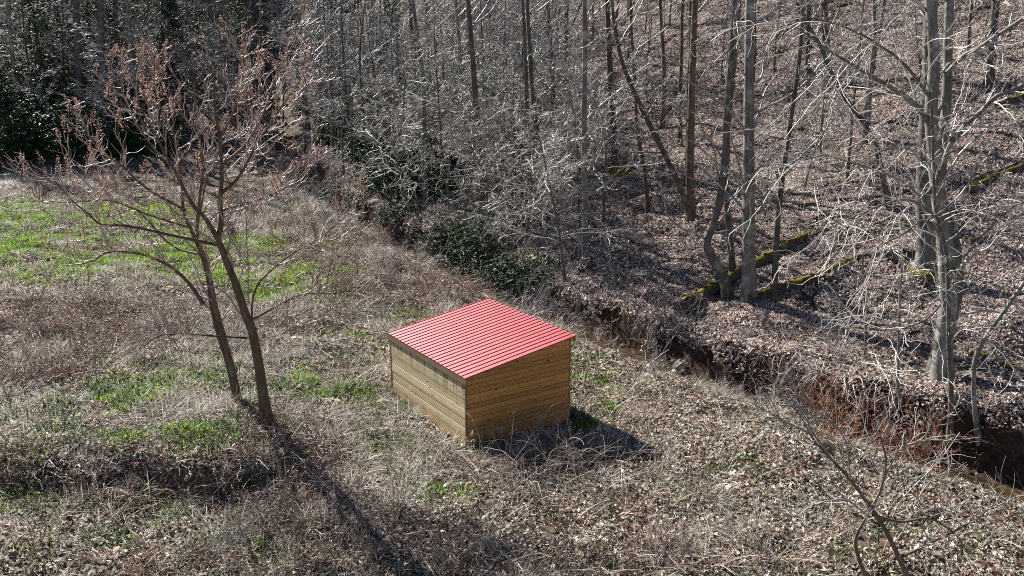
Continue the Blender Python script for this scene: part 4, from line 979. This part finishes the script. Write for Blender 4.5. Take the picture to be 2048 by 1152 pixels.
# understorey
for (x, y) in scatter(46, 40, 66, lambda x, y: 0.8 < sdist(x, y) and x < 0.09 * y, 1.3, taken):
    k = int(rng.integers(0, 4)); lb = UKIND[k] + ' ' + where(x, y); plant_tree('understorey_tree', UNDER[k], x, y, rng.uniform(0, 6.28), rng.uniform(0.7, 1.15), lb, 'tree', lb)
for (x, y) in scatter(58, 62, 98, lambda x, y: 0.8 < sdist(x, y) and x < 0.06 * y, 1.4, taken):
    k = int(rng.integers(0, 4)); lb = UKIND[k] + ' ' + where(x, y); plant_tree('understorey_tree', UNDER[k], x, y, rng.uniform(0, 6.28), rng.uniform(0.8, 1.4), lb, 'tree', lb)
for (x, y) in scatter(14, 46, 90, lambda x, y: 1 < sdist(x, y) and x > 0.13 * y and not (x < 0.38 * y and y < 66), 1.8, taken):
    k = int(rng.integers(0, 4)); lb = UKIND[k] + ' ' + where(x, y); plant_tree('understorey_tree', UNDER[k], x, y, rng.uniform(0, 6.28), rng.uniform(0.6, 1.1), lb, 'tree', lb)
for (x, y) in scatter(20, 74, 95, lambda x, y: sdist(x, y) < -1, 1.6, taken):
    k = int(rng.integers(0, 4)); lb = UKIND[k] + ' ' + where(x, y); plant_tree('understorey_tree', UNDER[k], x, y, rng.uniform(0, 6.28), rng.uniform(0.8, 1.3), lb, 'tree', lb)

# ---------------------------------------------------------------- evergreens
PAL_RHODO = [(0.022, 0.05, 0.018), (0.035, 0.075, 0.024), (0.05, 0.095, 0.03), (0.018, 0.038, 0.016)]
def rhodo_meshes(seed, rx, h, nw, leaf=0.16):
    """leaf whorls over an uneven mound on crooked stems"""
    g = np.random.default_rng(seed); T = Tubes()
    th = g.uniform(0, 6.28, nw); u = g.uniform(0.03, 1, nw)
    lump = 0.72 + 0.28 * np.sin(th * 3 + seed) * np.sin(u * 7 + seed * 2) + g.normal(0, 0.12, nw)
    rad = np.sqrt(1 - (1 - u) ** 2) ; 
    depth = g.choice([1.0, 0.85, 0.62], nw, p=[0.6, 0.25, 0.15])
    C = np.stack([rx * rad * np.cos(th) * lump * depth, rx * rad * np.sin(th) * lump * depth, h * (1 - u) * lump * depth + 0.25], -1)
    k = 9; n = nw * k
    a = (np.arange(k)[None] * 6.28 / k + g.uniform(0, 6.28, (nw, 1)) + g.normal(0, 0.2, (nw, k))).ravel()
    tl = g.normal(-0.25, 0.35, n); L = leaf * g.uniform(0.7, 1.25, n)
    cen = np.repeat(C, k, 0) + np.stack([np.cos(a), np.sin(a), np.tan(tl) * 0.6], -1) * (L * 0.55)[:, None]
    v, f, c = leaves(g, n, cen, a, tl, L, L * 0.34, L * 0.04, PAL_RHODO)
    crown = fast_mesh('crown', v, f, M_RHODO, False, c)
    m = 9; S = np.stack([g.normal(0, 0.2, m), g.normal(0, 0.2, m), np.full(m, -0.2)], -1)
    E_ = C[g.integers(0, nw, m)] * 0.85; D = unit(E_ - S); Lm = np.linalg.norm(E_ - S, axis=1)
    P = grow(g, S, D, Lm, 7, 0.12); T.add(P, taper(np.full(m, 0.035 * rx), 8, 0.4), 5)
    return T.mesh('stem', M_BARK_DARK), crown
RH = [rhodo_meshes(800 + k, rx, h, n) for k, (rx, h, n) in enumerate([(1.5, 2.4, 330), (1.2, 1.7, 240), (1.8, 2.2, 380)])]
def plant_bush(name, m, x, y, rz, s, label, cat, group=None):
    o = empty(name, (x, y, tz(x, y) - 0.1), rz, s); tag(o, label, cat, group)
    obj('stem', m[0], o); obj('crown', m[1], o); return o
for k, (xy, s, lb) in enumerate([
    ((-0.97, 43.24), 1.0, 'glossy evergreen bush right behind the shed roof corner'), ((-2.22, 46.08), 1.05, 'dark evergreen bush upstream of the one behind the shed'),
    ((-4.05, 49.41), 0.95, 'evergreen bush in the creek brush, third from the shed'), ((-3.31, 49.04), 0.9, 'evergreen bush on the far bank under grey twigs'),
    ((-6.15, 53.5), 1.0, 'evergreen bush half hidden by grey twigs beyond the creek'), ((-7.29, 54.02), 0.8, 'small evergreen bush by a creek bend upstream'),
    ((-12.38, 62.3), 0.95, 'upright evergreen bush where the meadow meets the woods'), ((-0.36, 44.39), 0.8, 'small dark evergreen bush on the bank above the shed'),
    ((-9.98, 58.45), 0.8, 'small evergreen bush upstream at the meadow corner'),
    ((0.27, 42.73), 1.1, 'broad evergreen bush above the high roof edge'), ((-2.97, 47.66), 1.2, 'broad dark evergreen bush in the row behind the shed'), ((0.88, 42.65), 0.9, 'evergreen bush farthest downstream in the row behind the shed'), ((-1.68, 46.16), 1.1, 'evergreen bush at the back of the row behind the shed')]):
    plant_bush('evergreen_bush', RH[k % 3], xy[0], xy[1], k * 1.7, s, lb, 'bush', 'evergreen bushes along the creek')
RHB = [rhodo_meshes(820 + k, rx, h, n, 0.30) for k, (rx, h, n) in enumerate([(3.4, 4.2, 620), (2.8, 3.4, 520)])]
for k, (xy, s, lb) in enumerate([
    ((-39.07, 70.25), 1.15, 'large dark evergreen mass at the left frame edge'), ((-36.05, 70.02), 1.25, 'tallest dark evergreen mound at the meadow edge'),
    ((-33.81, 71.07), 1.0, 'middle dark evergreen mound at the meadow edge'), ((-31.34, 71.75), 0.8, 'lower dark evergreen mound nearest the russet-budded tree'),
    ((-28.98, 72.33), 0.75, 'dark evergreen mound behind the russet-budded tree'), ((-39.39, 73.99), 1.2, 'dark evergreen mound behind the first row at the meadow edge'),
    ((-43.11, 77.69), 1.3, 'second-row evergreen mound at the left frame edge'), ((-39.56, 78.79), 1.35, 'second-row evergreen mound under the grey trunks'), ((-36.02, 78.55), 1.2, 'second-row evergreen mound right of the grey trunks'), ((-32.27, 78.24), 1.1, 'second-row evergreen mound behind the budded tree'),
    ((-43.65, 82.86), 1.3, 'highest evergreen mound up the shaded slope'),
    ((-4.62, 67.23), 0.8, 'dark evergreen mound deep in the grey wood above the shed'), ((-2.06, 62.85), 0.7, 'smaller dark evergreen mound in the grey wood above the shed'), ((-6.58, 68.36), 0.8, 'dark evergreen mound in the grey wood up the valley'), ((-10.79, 73.99), 0.8, 'dim evergreen mound farther up the valley')]):
    plant_bush('evergreen_mound', RHB[k % 2], xy[0], xy[1] + 1.0, k * 2.1, s, lb, 'bush', 'dark evergreens at the meadow edge')
rng = np.random.default_rng(90)
for (x, y) in scatter(40, 56, 92, lambda x, y: sdist(x, y) > 1 and -0.30 < x / y < 0.04, 1.9, []):
    lb = 'dim evergreen thicket bush in the wood ' + ('behind the shed' if x / y > -0.07 else 'left above the shed' if x / y > -0.15 else 'behind the creek bend' if x / y > -0.22 else 'up the valley') + (', front row' if y < 68 else ', middle row' if y < 80 else ', back row')
    plant_bush('evergreen_bush', RHB[rng.integers(0, 2)], x, y, rng.uniform(0, 6.28), rng.uniform(0.45, 0.85), lb, 'bush', lb)
def conifer_meshes(seed, h):
    g = np.random.default_rng(seed); T = Tubes()
    P = grow(g, np.zeros((1, 3)), np.array([[0, 0, 1.0]]), np.array([h]), 14, 0.02); P[:, 0, 2] = -0.3
    Rr = taper(np.array([0.26]), 15, 0.1); T.add(P, Rr, 8)
    S, D, L, R1 = spawn(g, P, Rr, np.array([h]), 95, 0.12, 0.98, 1.45, 0.15, 0.24, 0.25, 0.85)
    P1 = grow(g, S, D, L, 6, 0.06, up=-0.05); T.add(P1, taper(np.minimum(R1, 0.03), 7, 0.3), 3)
    m = 26; k = np.repeat(np.arange(len(S)), m); t = g.uniform(0.15, 1, len(k)) * 6; i0 = np.minimum(t.astype(int), 5); f = (t - i0)[:, None]
    cen = P1[k, i0] * (1 - f) + P1[k, i0 + 1] * f + g.normal(0, 0.16, (len(k), 3)) - np.array([0, 0, 0.1])
    LL = g.uniform(0.18, 0.42, len(k))
    v, fc, c = leaves(g, len(k), cen, g.uniform(0, 6.28, len(k)), g.normal(-0.35, 0.3, len(k)), LL, LL * 0.42, -LL * 0.06, [(0.02, 0.045, 0.02), (0.03, 0.06, 0.026), (0.045, 0.075, 0.035)])
    return T.mesh('trunk', M_BARK_DARK), fast_mesh('crown', v, fc, M_NEEDLE, False, c)
HEM = [conifer_meshes(850 + k, h) for k, h in enumerate((16, 13))]
for k, (x, y, s, lb) in enumerate([(-47, 80, 1.0, 'tall dark conifer at the upper left corner of the wood'), (-41.5, 82, 1.1, 'dark conifer second from the corner in the shaded wood'), (-36, 80, 0.95, 'dark conifer behind the two grey trunks'),
    (-31, 83, 1.0, 'dim conifer above the russet-budded tree'), (-52, 88, 1.2, 'dark conifer against the left frame edge'), (-45, 90, 1.2, 'taller conifer in the second row near the corner'), (-39, 91, 1.2, 'taller conifer in the second row past the grey trunks'), (-27, 90, 1.0, 'dim conifer beside the valley opening'),
    (-34, 97, 1.3, 'high conifer in the third row over the budded tree'), (-48, 99, 1.3, 'high conifer in the third row near the corner'),
    (-12, 84, 0.9, 'dim green conifer deep in the wood above the shed'), (-17, 92, 1.0, 'dim green conifer up the valley'), (-3, 80, 0.75, 'small dim conifer in the grey twigs above the shed'), (-8, 76, 0.6, 'low dim conifer in the grey twigs above the creek')]):
    plant_tree('conifer', HEM[k % 2], x, y, k * 1.3, s, lb, 'tree', 'dark conifers in the wood')

# ---------------------------------------------------------------- fallen logs
def log(name, pts, r0, r1, label, moss=0.5, seed=1, lift=0.35, mat=None):
    g = np.random.default_rng(seed)
    xy = spline([(p[0], p[1], 0) for p in pts], 26)
    z = terrain(xy[:, 0], xy[:, 1])
    for _ in range(6): z = np.convolve(np.pad(z, 2, mode='edge'), np.ones(5) / 5, 'valid')
    t = np.linspace(0, 1, 26); rr = (r0 + (r1 - r0) * t) * (1 + g.normal(0, 0.05, 26))
    o0 = np.array([xy[0, 0], xy[0, 1], z[0]])
    P = np.stack([xy[:, 0], xy[:, 1], z + rr * lift + 0.05], -1) - o0
    root = empty(name, o0); tag(root, label, 'log')
    T = Tubes(); T.add(P, rr, 10)
    # end caps
    T.add(np.stack([P[0], P[0] - (P[1] - P[0]) * 0.03]), np.array([rr[0], 0.01]), 10); T.add(np.stack([P[-1], P[-1] + (P[-1] - P[-2]) * 0.03]), np.array([rr[-1], 0.01]), 10)
    obj('bark', T.mesh('bark', mat or M_BARK_DARK), root)
    n = int(3 + 4 * len(P) / 26); S, D, L, Q = spawn(g, P[None], rr[None], np.array([3.0]), 4, 0.3, 0.95, 1.1, 0.2, 0.22, 0.3)
    B = Tubes(); B.add(grow(g, S, np.abs(D) * [1, 1, 1] + np.array([0, 0, 0.3]), L, 4, 0.1), taper(np.minimum(Q, 0.03), 5, 0.3), 4); obj('branch_stub', B.mesh('branch_stub', mat or M_BARK_DARK), root)
    if moss > 0:
        d = unit(np.gradient(P, axis=0)); sd = unit(np.cross(d, [0, 0, 1.0])); up = np.cross(sd, d)
        vv = []; n2 = 60; ti = np.linspace(0, 25 - 1e-6, n2); ia = ti.astype(int); f = (ti - ia)[:, None]
        lp = lambda A: A[ia] * (1 - f) + A[ia + 1] * f
        Pm, sm, um, rm = lp(P), lp(sd), lp(up), lp(rr[:, None])
        w = np.clip(moss * 1.6 + 2.4 * fbm(np.linspace(0, 9, n2), np.full(n2, seed * 1.7), seed, 3), 0.0, 1.15)
        cols = np.linspace(-1, 1, 7)
        for c_ in cols:
            a = c_ * w * 1.15 + 0.12 * g.normal(0, 1, n2)
            bulge = 1.02 + 0.10 * (1 - c_ ** 2) * (w > 0.05) + 0.04 * g.normal(0, 1, n2) * (abs(c_) < 0.9) - 0.06 * (abs(c_) > 0.9)
            vv.append(Pm + rm * bulge[:, None] * (sm * np.sin(a)[:, None] + um * np.cos(a)[:, None]))
        vv = np.stack(vv, 1); ii = np.arange(n2 * 7).reshape(n2, 7)
        ff = np.stack([ii[:-1, :-1], ii[:-1, 1:], ii[1:, 1:], ii[1:, :-1]], -1)
        ff = ff[(w[:-1] > 0.12) & (w[1:] > 0.12)].reshape(-1, 4)
        if len(ff): obj('moss', fast_mesh('moss', vv.reshape(-1, 3), ff, M_MOSS), root)
    return root
log('fallen_log', [(7.08, 36.56), (8.77, 38.45), (10.05, 39.29), (11.75, 40.71), (14.02, 42.91), (15.96, 43.92)], 0.33, 0.18, 'longest mossy fallen log running up behind the pale trunk', 0.36, 1)
log('fallen_log', [(9.83, 36.35), (11.51, 37.28), (13.33, 37.77), (15.0, 38.9), (16.25, 39.79)], 0.29, 0.14, 'mossy fallen log at the foot of the pale trunk pointing uphill', 0.42, 2)
log('fallen_log', [(16.53, 38.24), (17.27, 38.1), (18.49, 39.11)], 0.20, 0.16, 'short thick log beside the mottled trunk', 0.3, 3)
log('fallen_log', [(20.32, 39.3), (21.7, 39.87), (22.83, 39.96)], 0.16, 0.10, 'half-rotten dark log to the right of the twin beech', 0.25, 4)
log('fallen_log', [(22.27, 44.19), (23.98, 45.0), (26.23, 46.15), (26.99, 46.13)], 0.20, 0.16, 'yellow-mossed log at the right edge on mid slope', 0.4, 5)
log('fallen_log', [(23.0, 45.26), (24.61, 45.81), (26.85, 46.85)], 0.13, 0.10, 'thin bare log lying above the yellow-mossed one', 0.1, 6, mat=M_BARK)
log('fallen_log', [(16.28, 30.3), (16.91, 29.77), (17.78, 29.12)], 0.14, 0.10, 'mossy log by the right edge below the twin beech', 0.45, 7)
log('fallen_log', [(27.39, 52.18), (28.59, 52.15), (29.93, 52.61)], 0.22, 0.18, 'mossy log high on the slope at the right edge', 0.55, 8)
log('fallen_branch', [(12.18, 30.14), (13.21, 29.69), (14.93, 30.39), (15.78, 30.51)], 0.06, 0.04, 'long dead branch lying across the bench left of the twin beech', 0.0, 9, 1.2, M_BARK)
log('fallen_branch', [(-1.8, 49.91), (0.17, 50.79), (2.52, 52.17)], 0.12, 0.07, 'greenish dead log under the grey twigs behind the shed', 0.35, 10)
log('fallen_log', [(14.56, 56.67), (16.33, 55.18), (18.5, 54.41)], 0.14, 0.1, 'weathered log across the slope high behind the pale trunk', 0.1, 11, mat=M_BARK)
log('fallen_log', [(15.01, 46.38), (16.95, 46.09), (18.58, 45.09)], 0.1, 0.07, 'thin dark log lying level on mid slope', 0.1, 12)

# mossy root mounds and stump
def lump(name, x, y, rx, ry, rz, mat, label, cat, seed, parent=None, seg=(14, 9), rough_=0.18):
    g = np.random.default_rng(seed); vs = []; a, b = seg
    ph = g.uniform(0, 6.28, 8); 
    for j in range(b + 1):
        v = math.pi * j / b
        for i in range(a):
            u = 2 * math.pi * i / a
            k = 1 + rough_ * (math.sin(2 * u + ph[0]) * math.sin(v * 2 + ph[1]) + 0.6 * math.sin(3 * u + ph[2]) * math.sin(3 * v + ph[3]) + 0.4 * math.sin(5 * u + ph[4] + v * 4))
            vs.append((rx * k * math.sin(v) * math.cos(u), ry * k * math.sin(v) * math.sin(u), rz * k * math.cos(v)))
    fs = [(j * a + i, j * a + (i + 1) % a, (j + 1) * a + (i + 1) % a, (j + 1) * a + i) for j in range(b) for i in range(a)]
    o = obj(name, fast_mesh(name, vs, fs, mat, True)); o.location = (x, y, tz(x, y) + rz * 0.25); o.rotation_euler = (0, 0, g.uniform(0, 6.28))
    tag(o, label, cat); return o
lump('stone', *(-5.35, 27.21), 0.30, 0.2, 0.1, M_STONE_PALE, 'flat pale stone in the weeds left of the shed', 'stone', 1)
lump('stone', *(6.53, 33.79), 0.22, 0.18, 0.16, M_STONE_PALE, 'small whitish rock at the creek edge', 'stone', 2)
lump('stone', *(6.76, 33.98), 0.35, 0.28, 0.25, M_STONE, 'dark wet boulder by the whitish creek rock', 'stone', 3)
lump('stone', *(3.69, 32.93), 0.3, 0.25, 0.14, M_STONE, 'tan flat rock in the creek just past the shed corner', 'stone', 4)
lump('stone', *(5.14, 31.59), 0.26, 0.2, 0.14, M_STONE, 'grey rock at the near water edge between shed and whitish rock', 'stone', 5)
lump('stone', *(7.52, 32.05), 0.24, 0.2, 0.14, M_STONE, 'grey rock on the gravel where the creek widens', 'stone', 6)
lump('root_mound', *(6.9, 56.87), 0.9, 0.7, 0.45, M_MOSS, 'mossy root mound at the dark trunk on the slope', 'root mound', 7)
lump('root_mound', *(17.48, 36.98), 0.8, 0.6, 0.22, M_MOSS, 'mossy mound at the foot of the mottled trunk', 'root mound', 8)
lump('root_mound', *(18.1, 57.15), 0.6, 0.5, 0.35, M_MOSS, 'small yellow mossy mound high behind the pale trunk', 'root mound', 9)

# ---------------------------------------------------------------- shrubs, brush pile, weeds
SHR = [shrub_mesh('shrub', 900 + k, n, h, M_TWIG, sp, 0.010) for k, (n, h, sp) in enumerate([(9, 2.0, .6), (12, 1.6, .8), (7, 2.6, .5)])]
SHB = [shrub_mesh('shrub', 910 + k, n, h, M_TWIG_BROWN, sp, 0.010) for k, (n, h, sp) in enumerate([(10, 1.5, .75), (12, 1.2, .9)])]
SHRED = [shrub_mesh('red_shrub', 920 + k, n, h, M_TWIG_RED, sp, 0.009, 6, 4, 0.1, 0.03) for k, (n, h, sp) in enumerate([(14, 1.9, .7), (12, 1.5, .8)])]
def shrub(name, me, x, y, s, label, group=None, rz=0.0, zs=1.0):
    if group == label:
        label = group = ('low ' if s < 0.65 else 'tall ' if s > 0.85 else 'mid-sized ') + ('spreading ' if me in SHB else '') + label
    o = obj(name, me); o.location = (x, y, tz(x, y) - 0.05); o.rotation_euler = (0, 0, rz); o.scale = (s, s, s * zs); tag(o, label, 'shrub', group); return o
for k, (xy, s, lb) in enumerate(zip([(10.83, 29.44), (11.33, 28.86), (11.72, 28.54), (12.31, 27.87), (13.05, 26.84), (13.58, 26.27), (9.97, 25.23), (11.73, 27.15), (10.43, 29.9), (12.42, 26.42), (11.89, 28.67)],
    (1.0, 1.1, 1.2, 1.1, 1.0, 0.9, 0.8, 0.9, 0.8, 0.8, 0.7),
    ('upstream end', 'second spot', 'third spot', 'fourth spot', 'fifth spot', 'downstream end near the slim sapling', 'near-bank front', 'near-bank middle', 'uppermost spot above the widening', 'near-bank lower spot', 'near-bank upper spot'))):
    shrub('red_twig_shrub', SHRED[k % 2], xy[0], xy[1], s, 'red-twigged shrub in the creek row, ' + lb, 'red-twigged shrubs on the creek bank', k * 1.9)
rng = np.random.default_rng(95)
def bank_spots(n, y0, y1, s0, s1, mind):
    return scatter(n, y0, y1, lambda x, y: s0 < sdist(x, y) < s1 and not in_shed(np.array([x]), np.array([y]), 1.2)[0], mind, [])
for (x, y) in bank_spots(38, 30, 74, -2.6, -0.1, 1.0):
    lb = 'leafless shrub on the near creek bank ' + ('behind the shed' if y > 38 and y < 52 else 'upstream by the meadow' if y >= 52 else 'beside the shed')
    shrub('bare_shrub', (SHR + SHB)[rng.integers(0, 5)], x, y, rng.uniform(0.5, 0.95), lb, lb, rng.uniform(0, 6.28))
for (x, y) in bank_spots(46, 28, 74, 0.1, 3.5, 1.0):
    lb = 'leafless shrub on the far creek bank ' + ('behind the shed' if y > 38 and y < 52 else 'upstream under the wood' if y >= 52 else 'across from the shed')
    shrub('bare_shrub', SHR[rng.integers(0, 3)], x, y, rng.uniform(0.5, 1.1), lb, lb, rng.uniform(0, 6.28))
for k, (xy, s, lb) in enumerate(zip([(-14.28, 35.43), (-15.95, 33.13), (-18.78, 34.57), (-16.92, 29.73), (-9.64, 35.82), (-9.58, 41.38), (-7.05, 36.4), (-13.17, 31.0), (-11.8, 37.51), (-4.43, 39.6), (-10.82, 49.78), (-13.68, 52.24), (-7.61, 40.99), (-6.14, 42.16), (-6.66, 24.29), (-5.89, 23.39), (-5.88, 22.09), (-4.84, 20.99), (-4.08, 19.64), (-7.14, 23.37), (-8.13, 22.84), (-10.44, 23.04)], (1.1, .9, 1.0, .9, .6, .8, .5, .7, .7, .9, 1.0, 1.0, .9, .9, .6, .65, .6, .6, .6, .55, .55, .55),
    ('inside the bramble patch left of the tree', 'nearer in the bramble patch', 'at the left edge of the bramble patch', 'low at the left edge', 'just right of the two-stemmed tree', 'at the bright grass patch', 'on the litter between tree and shed', 'in front of the bramble patch', 'behind the two-stemmed tree', 'behind the back roof edge', 'upstream at the meadow end', 'at the meadow end behind the tree', 'up the slope from the shed', 'in the brush behind the shed', 'just below the two-stemmed tree', 'in the upper bramble strip below the tree', 'beside the bramble strip towards the terrace', 'in the lower bramble strip', 'at the foot of the bramble strip', 'at the terrace end below the tree', 'on the terrace edge', 'farther along the terrace edge'))):
    shrub('brown_shrub', SHB[k % 2], xy[0], xy[1], s, 'thin brown shrub ' + lb, 'brown shrubs in the clearing', k * 2.3)
# heap of dead canes against the shed's shaded side
g = np.random.default_rng(12)
def pile_mesh():
    T = Tubes(); n = 330
    S = np.stack([g.normal(0, 1.05, n), g.normal(0, 0.6, n), g.uniform(-0.05, 0.45, n)], -1)
    az = g.uniform(0, 6.28, n); el = g.normal(0.6, 0.3, n)
    D = np.stack([np.cos(az) * np.cos(el), np.sin(az) * np.cos(el), np.sin(el)], -1); L = g.uniform(0.7, 1.9, n)
    P = grow(g, S, D, L, 8, 0.15, up=-0.11); P[:, :, 2] = np.maximum(P[:, :, 2], 0.03)
    T.add(P, taper(g.uniform(0.006, 0.013, n), 9, 0.4), 4, pick(g, [(0.30, 0.25, 0.21), (0.20, 0.155, 0.125), (0.42, 0.37, 0.32), (0.12, 0.085, 0.065)], n))
    S2, D2, L2, R2 = spawn(g, P, taper(np.full(n, 0.009), 9, .5), L, 2, 0.3, 0.95, 0.7, 0.3, 0.4, 0.7)
    T.add(grow(g, S2, D2, L2, 4, 0.15), taper(R2, 5, 0.5), 3, pick(g, [(0.28, 0.23, 0.19), (0.18, 0.135, 0.105)], len(S2)))
    return T.mesh('brush_pile', M_CANE)
x, y = (0.87, 23.6)
bp = obj('brush_pile', pile_mesh()); bp.location = (x, y, tz(x, y)); bp.rotation_euler = (0, 0, R(25)); tag(bp, 'tangled heap of dead canes in the shadow beside the shed', 'brush pile')
def weed_meshes(seed, h):
    g = np.random.default_rng(seed); T = Tubes(); n = 5
    S = np.stack([g.normal(0, .06, n), g.normal(0, .06, n), np.full(n, -0.05)], -1); D = np.stack([g.normal(0, .22, n), g.normal(0, .22, n), np.ones(n)], -1)
    P = grow(g, S, D, h * g.uniform(.7, 1.1, n), 7, 0.07); Q = taper(np.full(n, 0.008), 8, .5); T.add(P, Q, 4)
    S2, D2, L2, R2 = spawn(g, P, Q, np.full(n, h), 5, .5, 1.0, .7, .2, .22, .7); P2 = grow(g, S2, D2, L2, 4, .1, up=.05); T.add(P2, taper(R2, 5, .5), 3)
    tips = np.concatenate([P[:, -1], P2[:, -1]]); m = 14; k = len(tips) * m
    cen = np.repeat(tips, m, 0) + g.normal(0, 0.025, (k, 3)); L = g.uniform(.025, .05, k)
    v, f, c = leaves(g, k, cen, g.uniform(0, 6.28, k), g.normal(.3, .5, k), L, L * .5, L * .1, [(0.55, 0.48, 0.42), (0.65, 0.6, 0.54), (0.42, 0.33, 0.28)])
    return T.mesh('stem', M_TWIG_BROWN), fast_mesh('seed_head', v, f, M_STRAW, False, c)
for k, (xy, h, lb) in enumerate([((-0.29, 25.03), 1.0, 'feathery dried weed against the shaded plank wall'), ((-1.04, 25.03), .75, 'short dried weed at the front shed corner'), ((0.7, 25.19), .7, 'dried weed in the cane heap by the wall'), ((1.05, 25.66), 1.25, 'tall dried weed with pale seed heads near the shed corner'), ((1.46, 25.3), .9, 'dried weed at the end of the shaded wall')]):
    m = weed_meshes(950 + k, h); o = empty('dried_weed', (xy[0], xy[1], tz(*xy)), 0); tag(o, lb, 'weed', 'dried weeds along the shed wall'); obj('stem', m[0], o); obj('seed_head', m[1], o)
STK = [shrub_mesh('stalks', 970 + k, n, h, M_TWIG_PALE, sp, 0.007, 2, 0, 0.05, 0.05) for k, (n, h, sp) in enumerate([(9, 1.0, .25), (7, 1.3, .3)])]
for k, (xy, s, lb) in enumerate(zip([(3.71, 19.05), (6.01, 19.43), (6.09, 18.85), (4.26, 19.17), (-0.77, 19.17), (-4.97, 20.99), (-0.17, 19.5), (-3.56, 19.43), (-11.9, 23.94), (5.3, 20.61), (-1.95, 19.01), (1.85, 18.89)], (1.1, 1.2, 1.0, .9, .9, .9, .8, .9, .7, .8, 1.0, .9),
    ('tall at the bottom edge right of centre', 'in front of the creek at the bottom', 'lowest by the young tree', 'second right of bottom centre', 'at bottom centre', 'in the dark bramble strip', 'above bottom centre', 'in the brambles at the bottom', 'in the green weeds', 'on the litter towards the creek', 'left of bottom centre', 'right below the cane heap'))):
    shrub('dead_stalks', STK[k % 2], xy[0], xy[1], s, 'pale dead weed stalks ' + lb, 'pale dead stalks in the litter', k * 1.1)

# exposed roots hanging over the undercut bank
def roots_mesh(seed, n, w):
    g = np.random.default_rng(seed); T = Tubes()
    S = np.stack([g.uniform(-w, w, n), g.normal(0, .12, n), g.normal(0, .08, n)], -1)
    D = np.stack([g.normal(0, .6, n), -np.abs(g.normal(.8, .3, n)), g.normal(.0, .25, n)], -1); L = g.uniform(.5, 1.5, n)
    P = grow(g, S, D, L, 8, 0.17, up=-0.22); T.add(P, taper(g.uniform(.01, .035, n), 9, .3), 5)
    S2, D2, L2, R2 = spawn(g, P, taper(np.full(n, .018), 9, .4), L, 3, .3, .95, .7, .3, .4, .7); T.add(grow(g, S2, D2, L2, 5, .2, up=-.15), taper(np.minimum(R2, .01), 6, .5), 3)
    return T.mesh('roots', M_TWIG_BROWN)
for k, (xy, lb) in enumerate(zip([(9.45, 34.11), (8.18, 35.55), (10.39, 31.3), (6.15, 35.82), (11.68, 29.24)], ('below the pale trunk', 'under the end of the longest log', 'right of the pale trunk', 'across the creek from the shed', 'above the red-twigged shrubs'))):
    o = obj('exposed_roots', roots_mesh(60 + k, 46, 1.3)); o.location = (xy[0], xy[1], tz(*xy) + 0.05); o.rotation_euler = (0, 0, R(-38)); tag(o, 'exposed roots hanging from the cut bank ' + lb, 'roots', 'exposed roots on the creek bank')
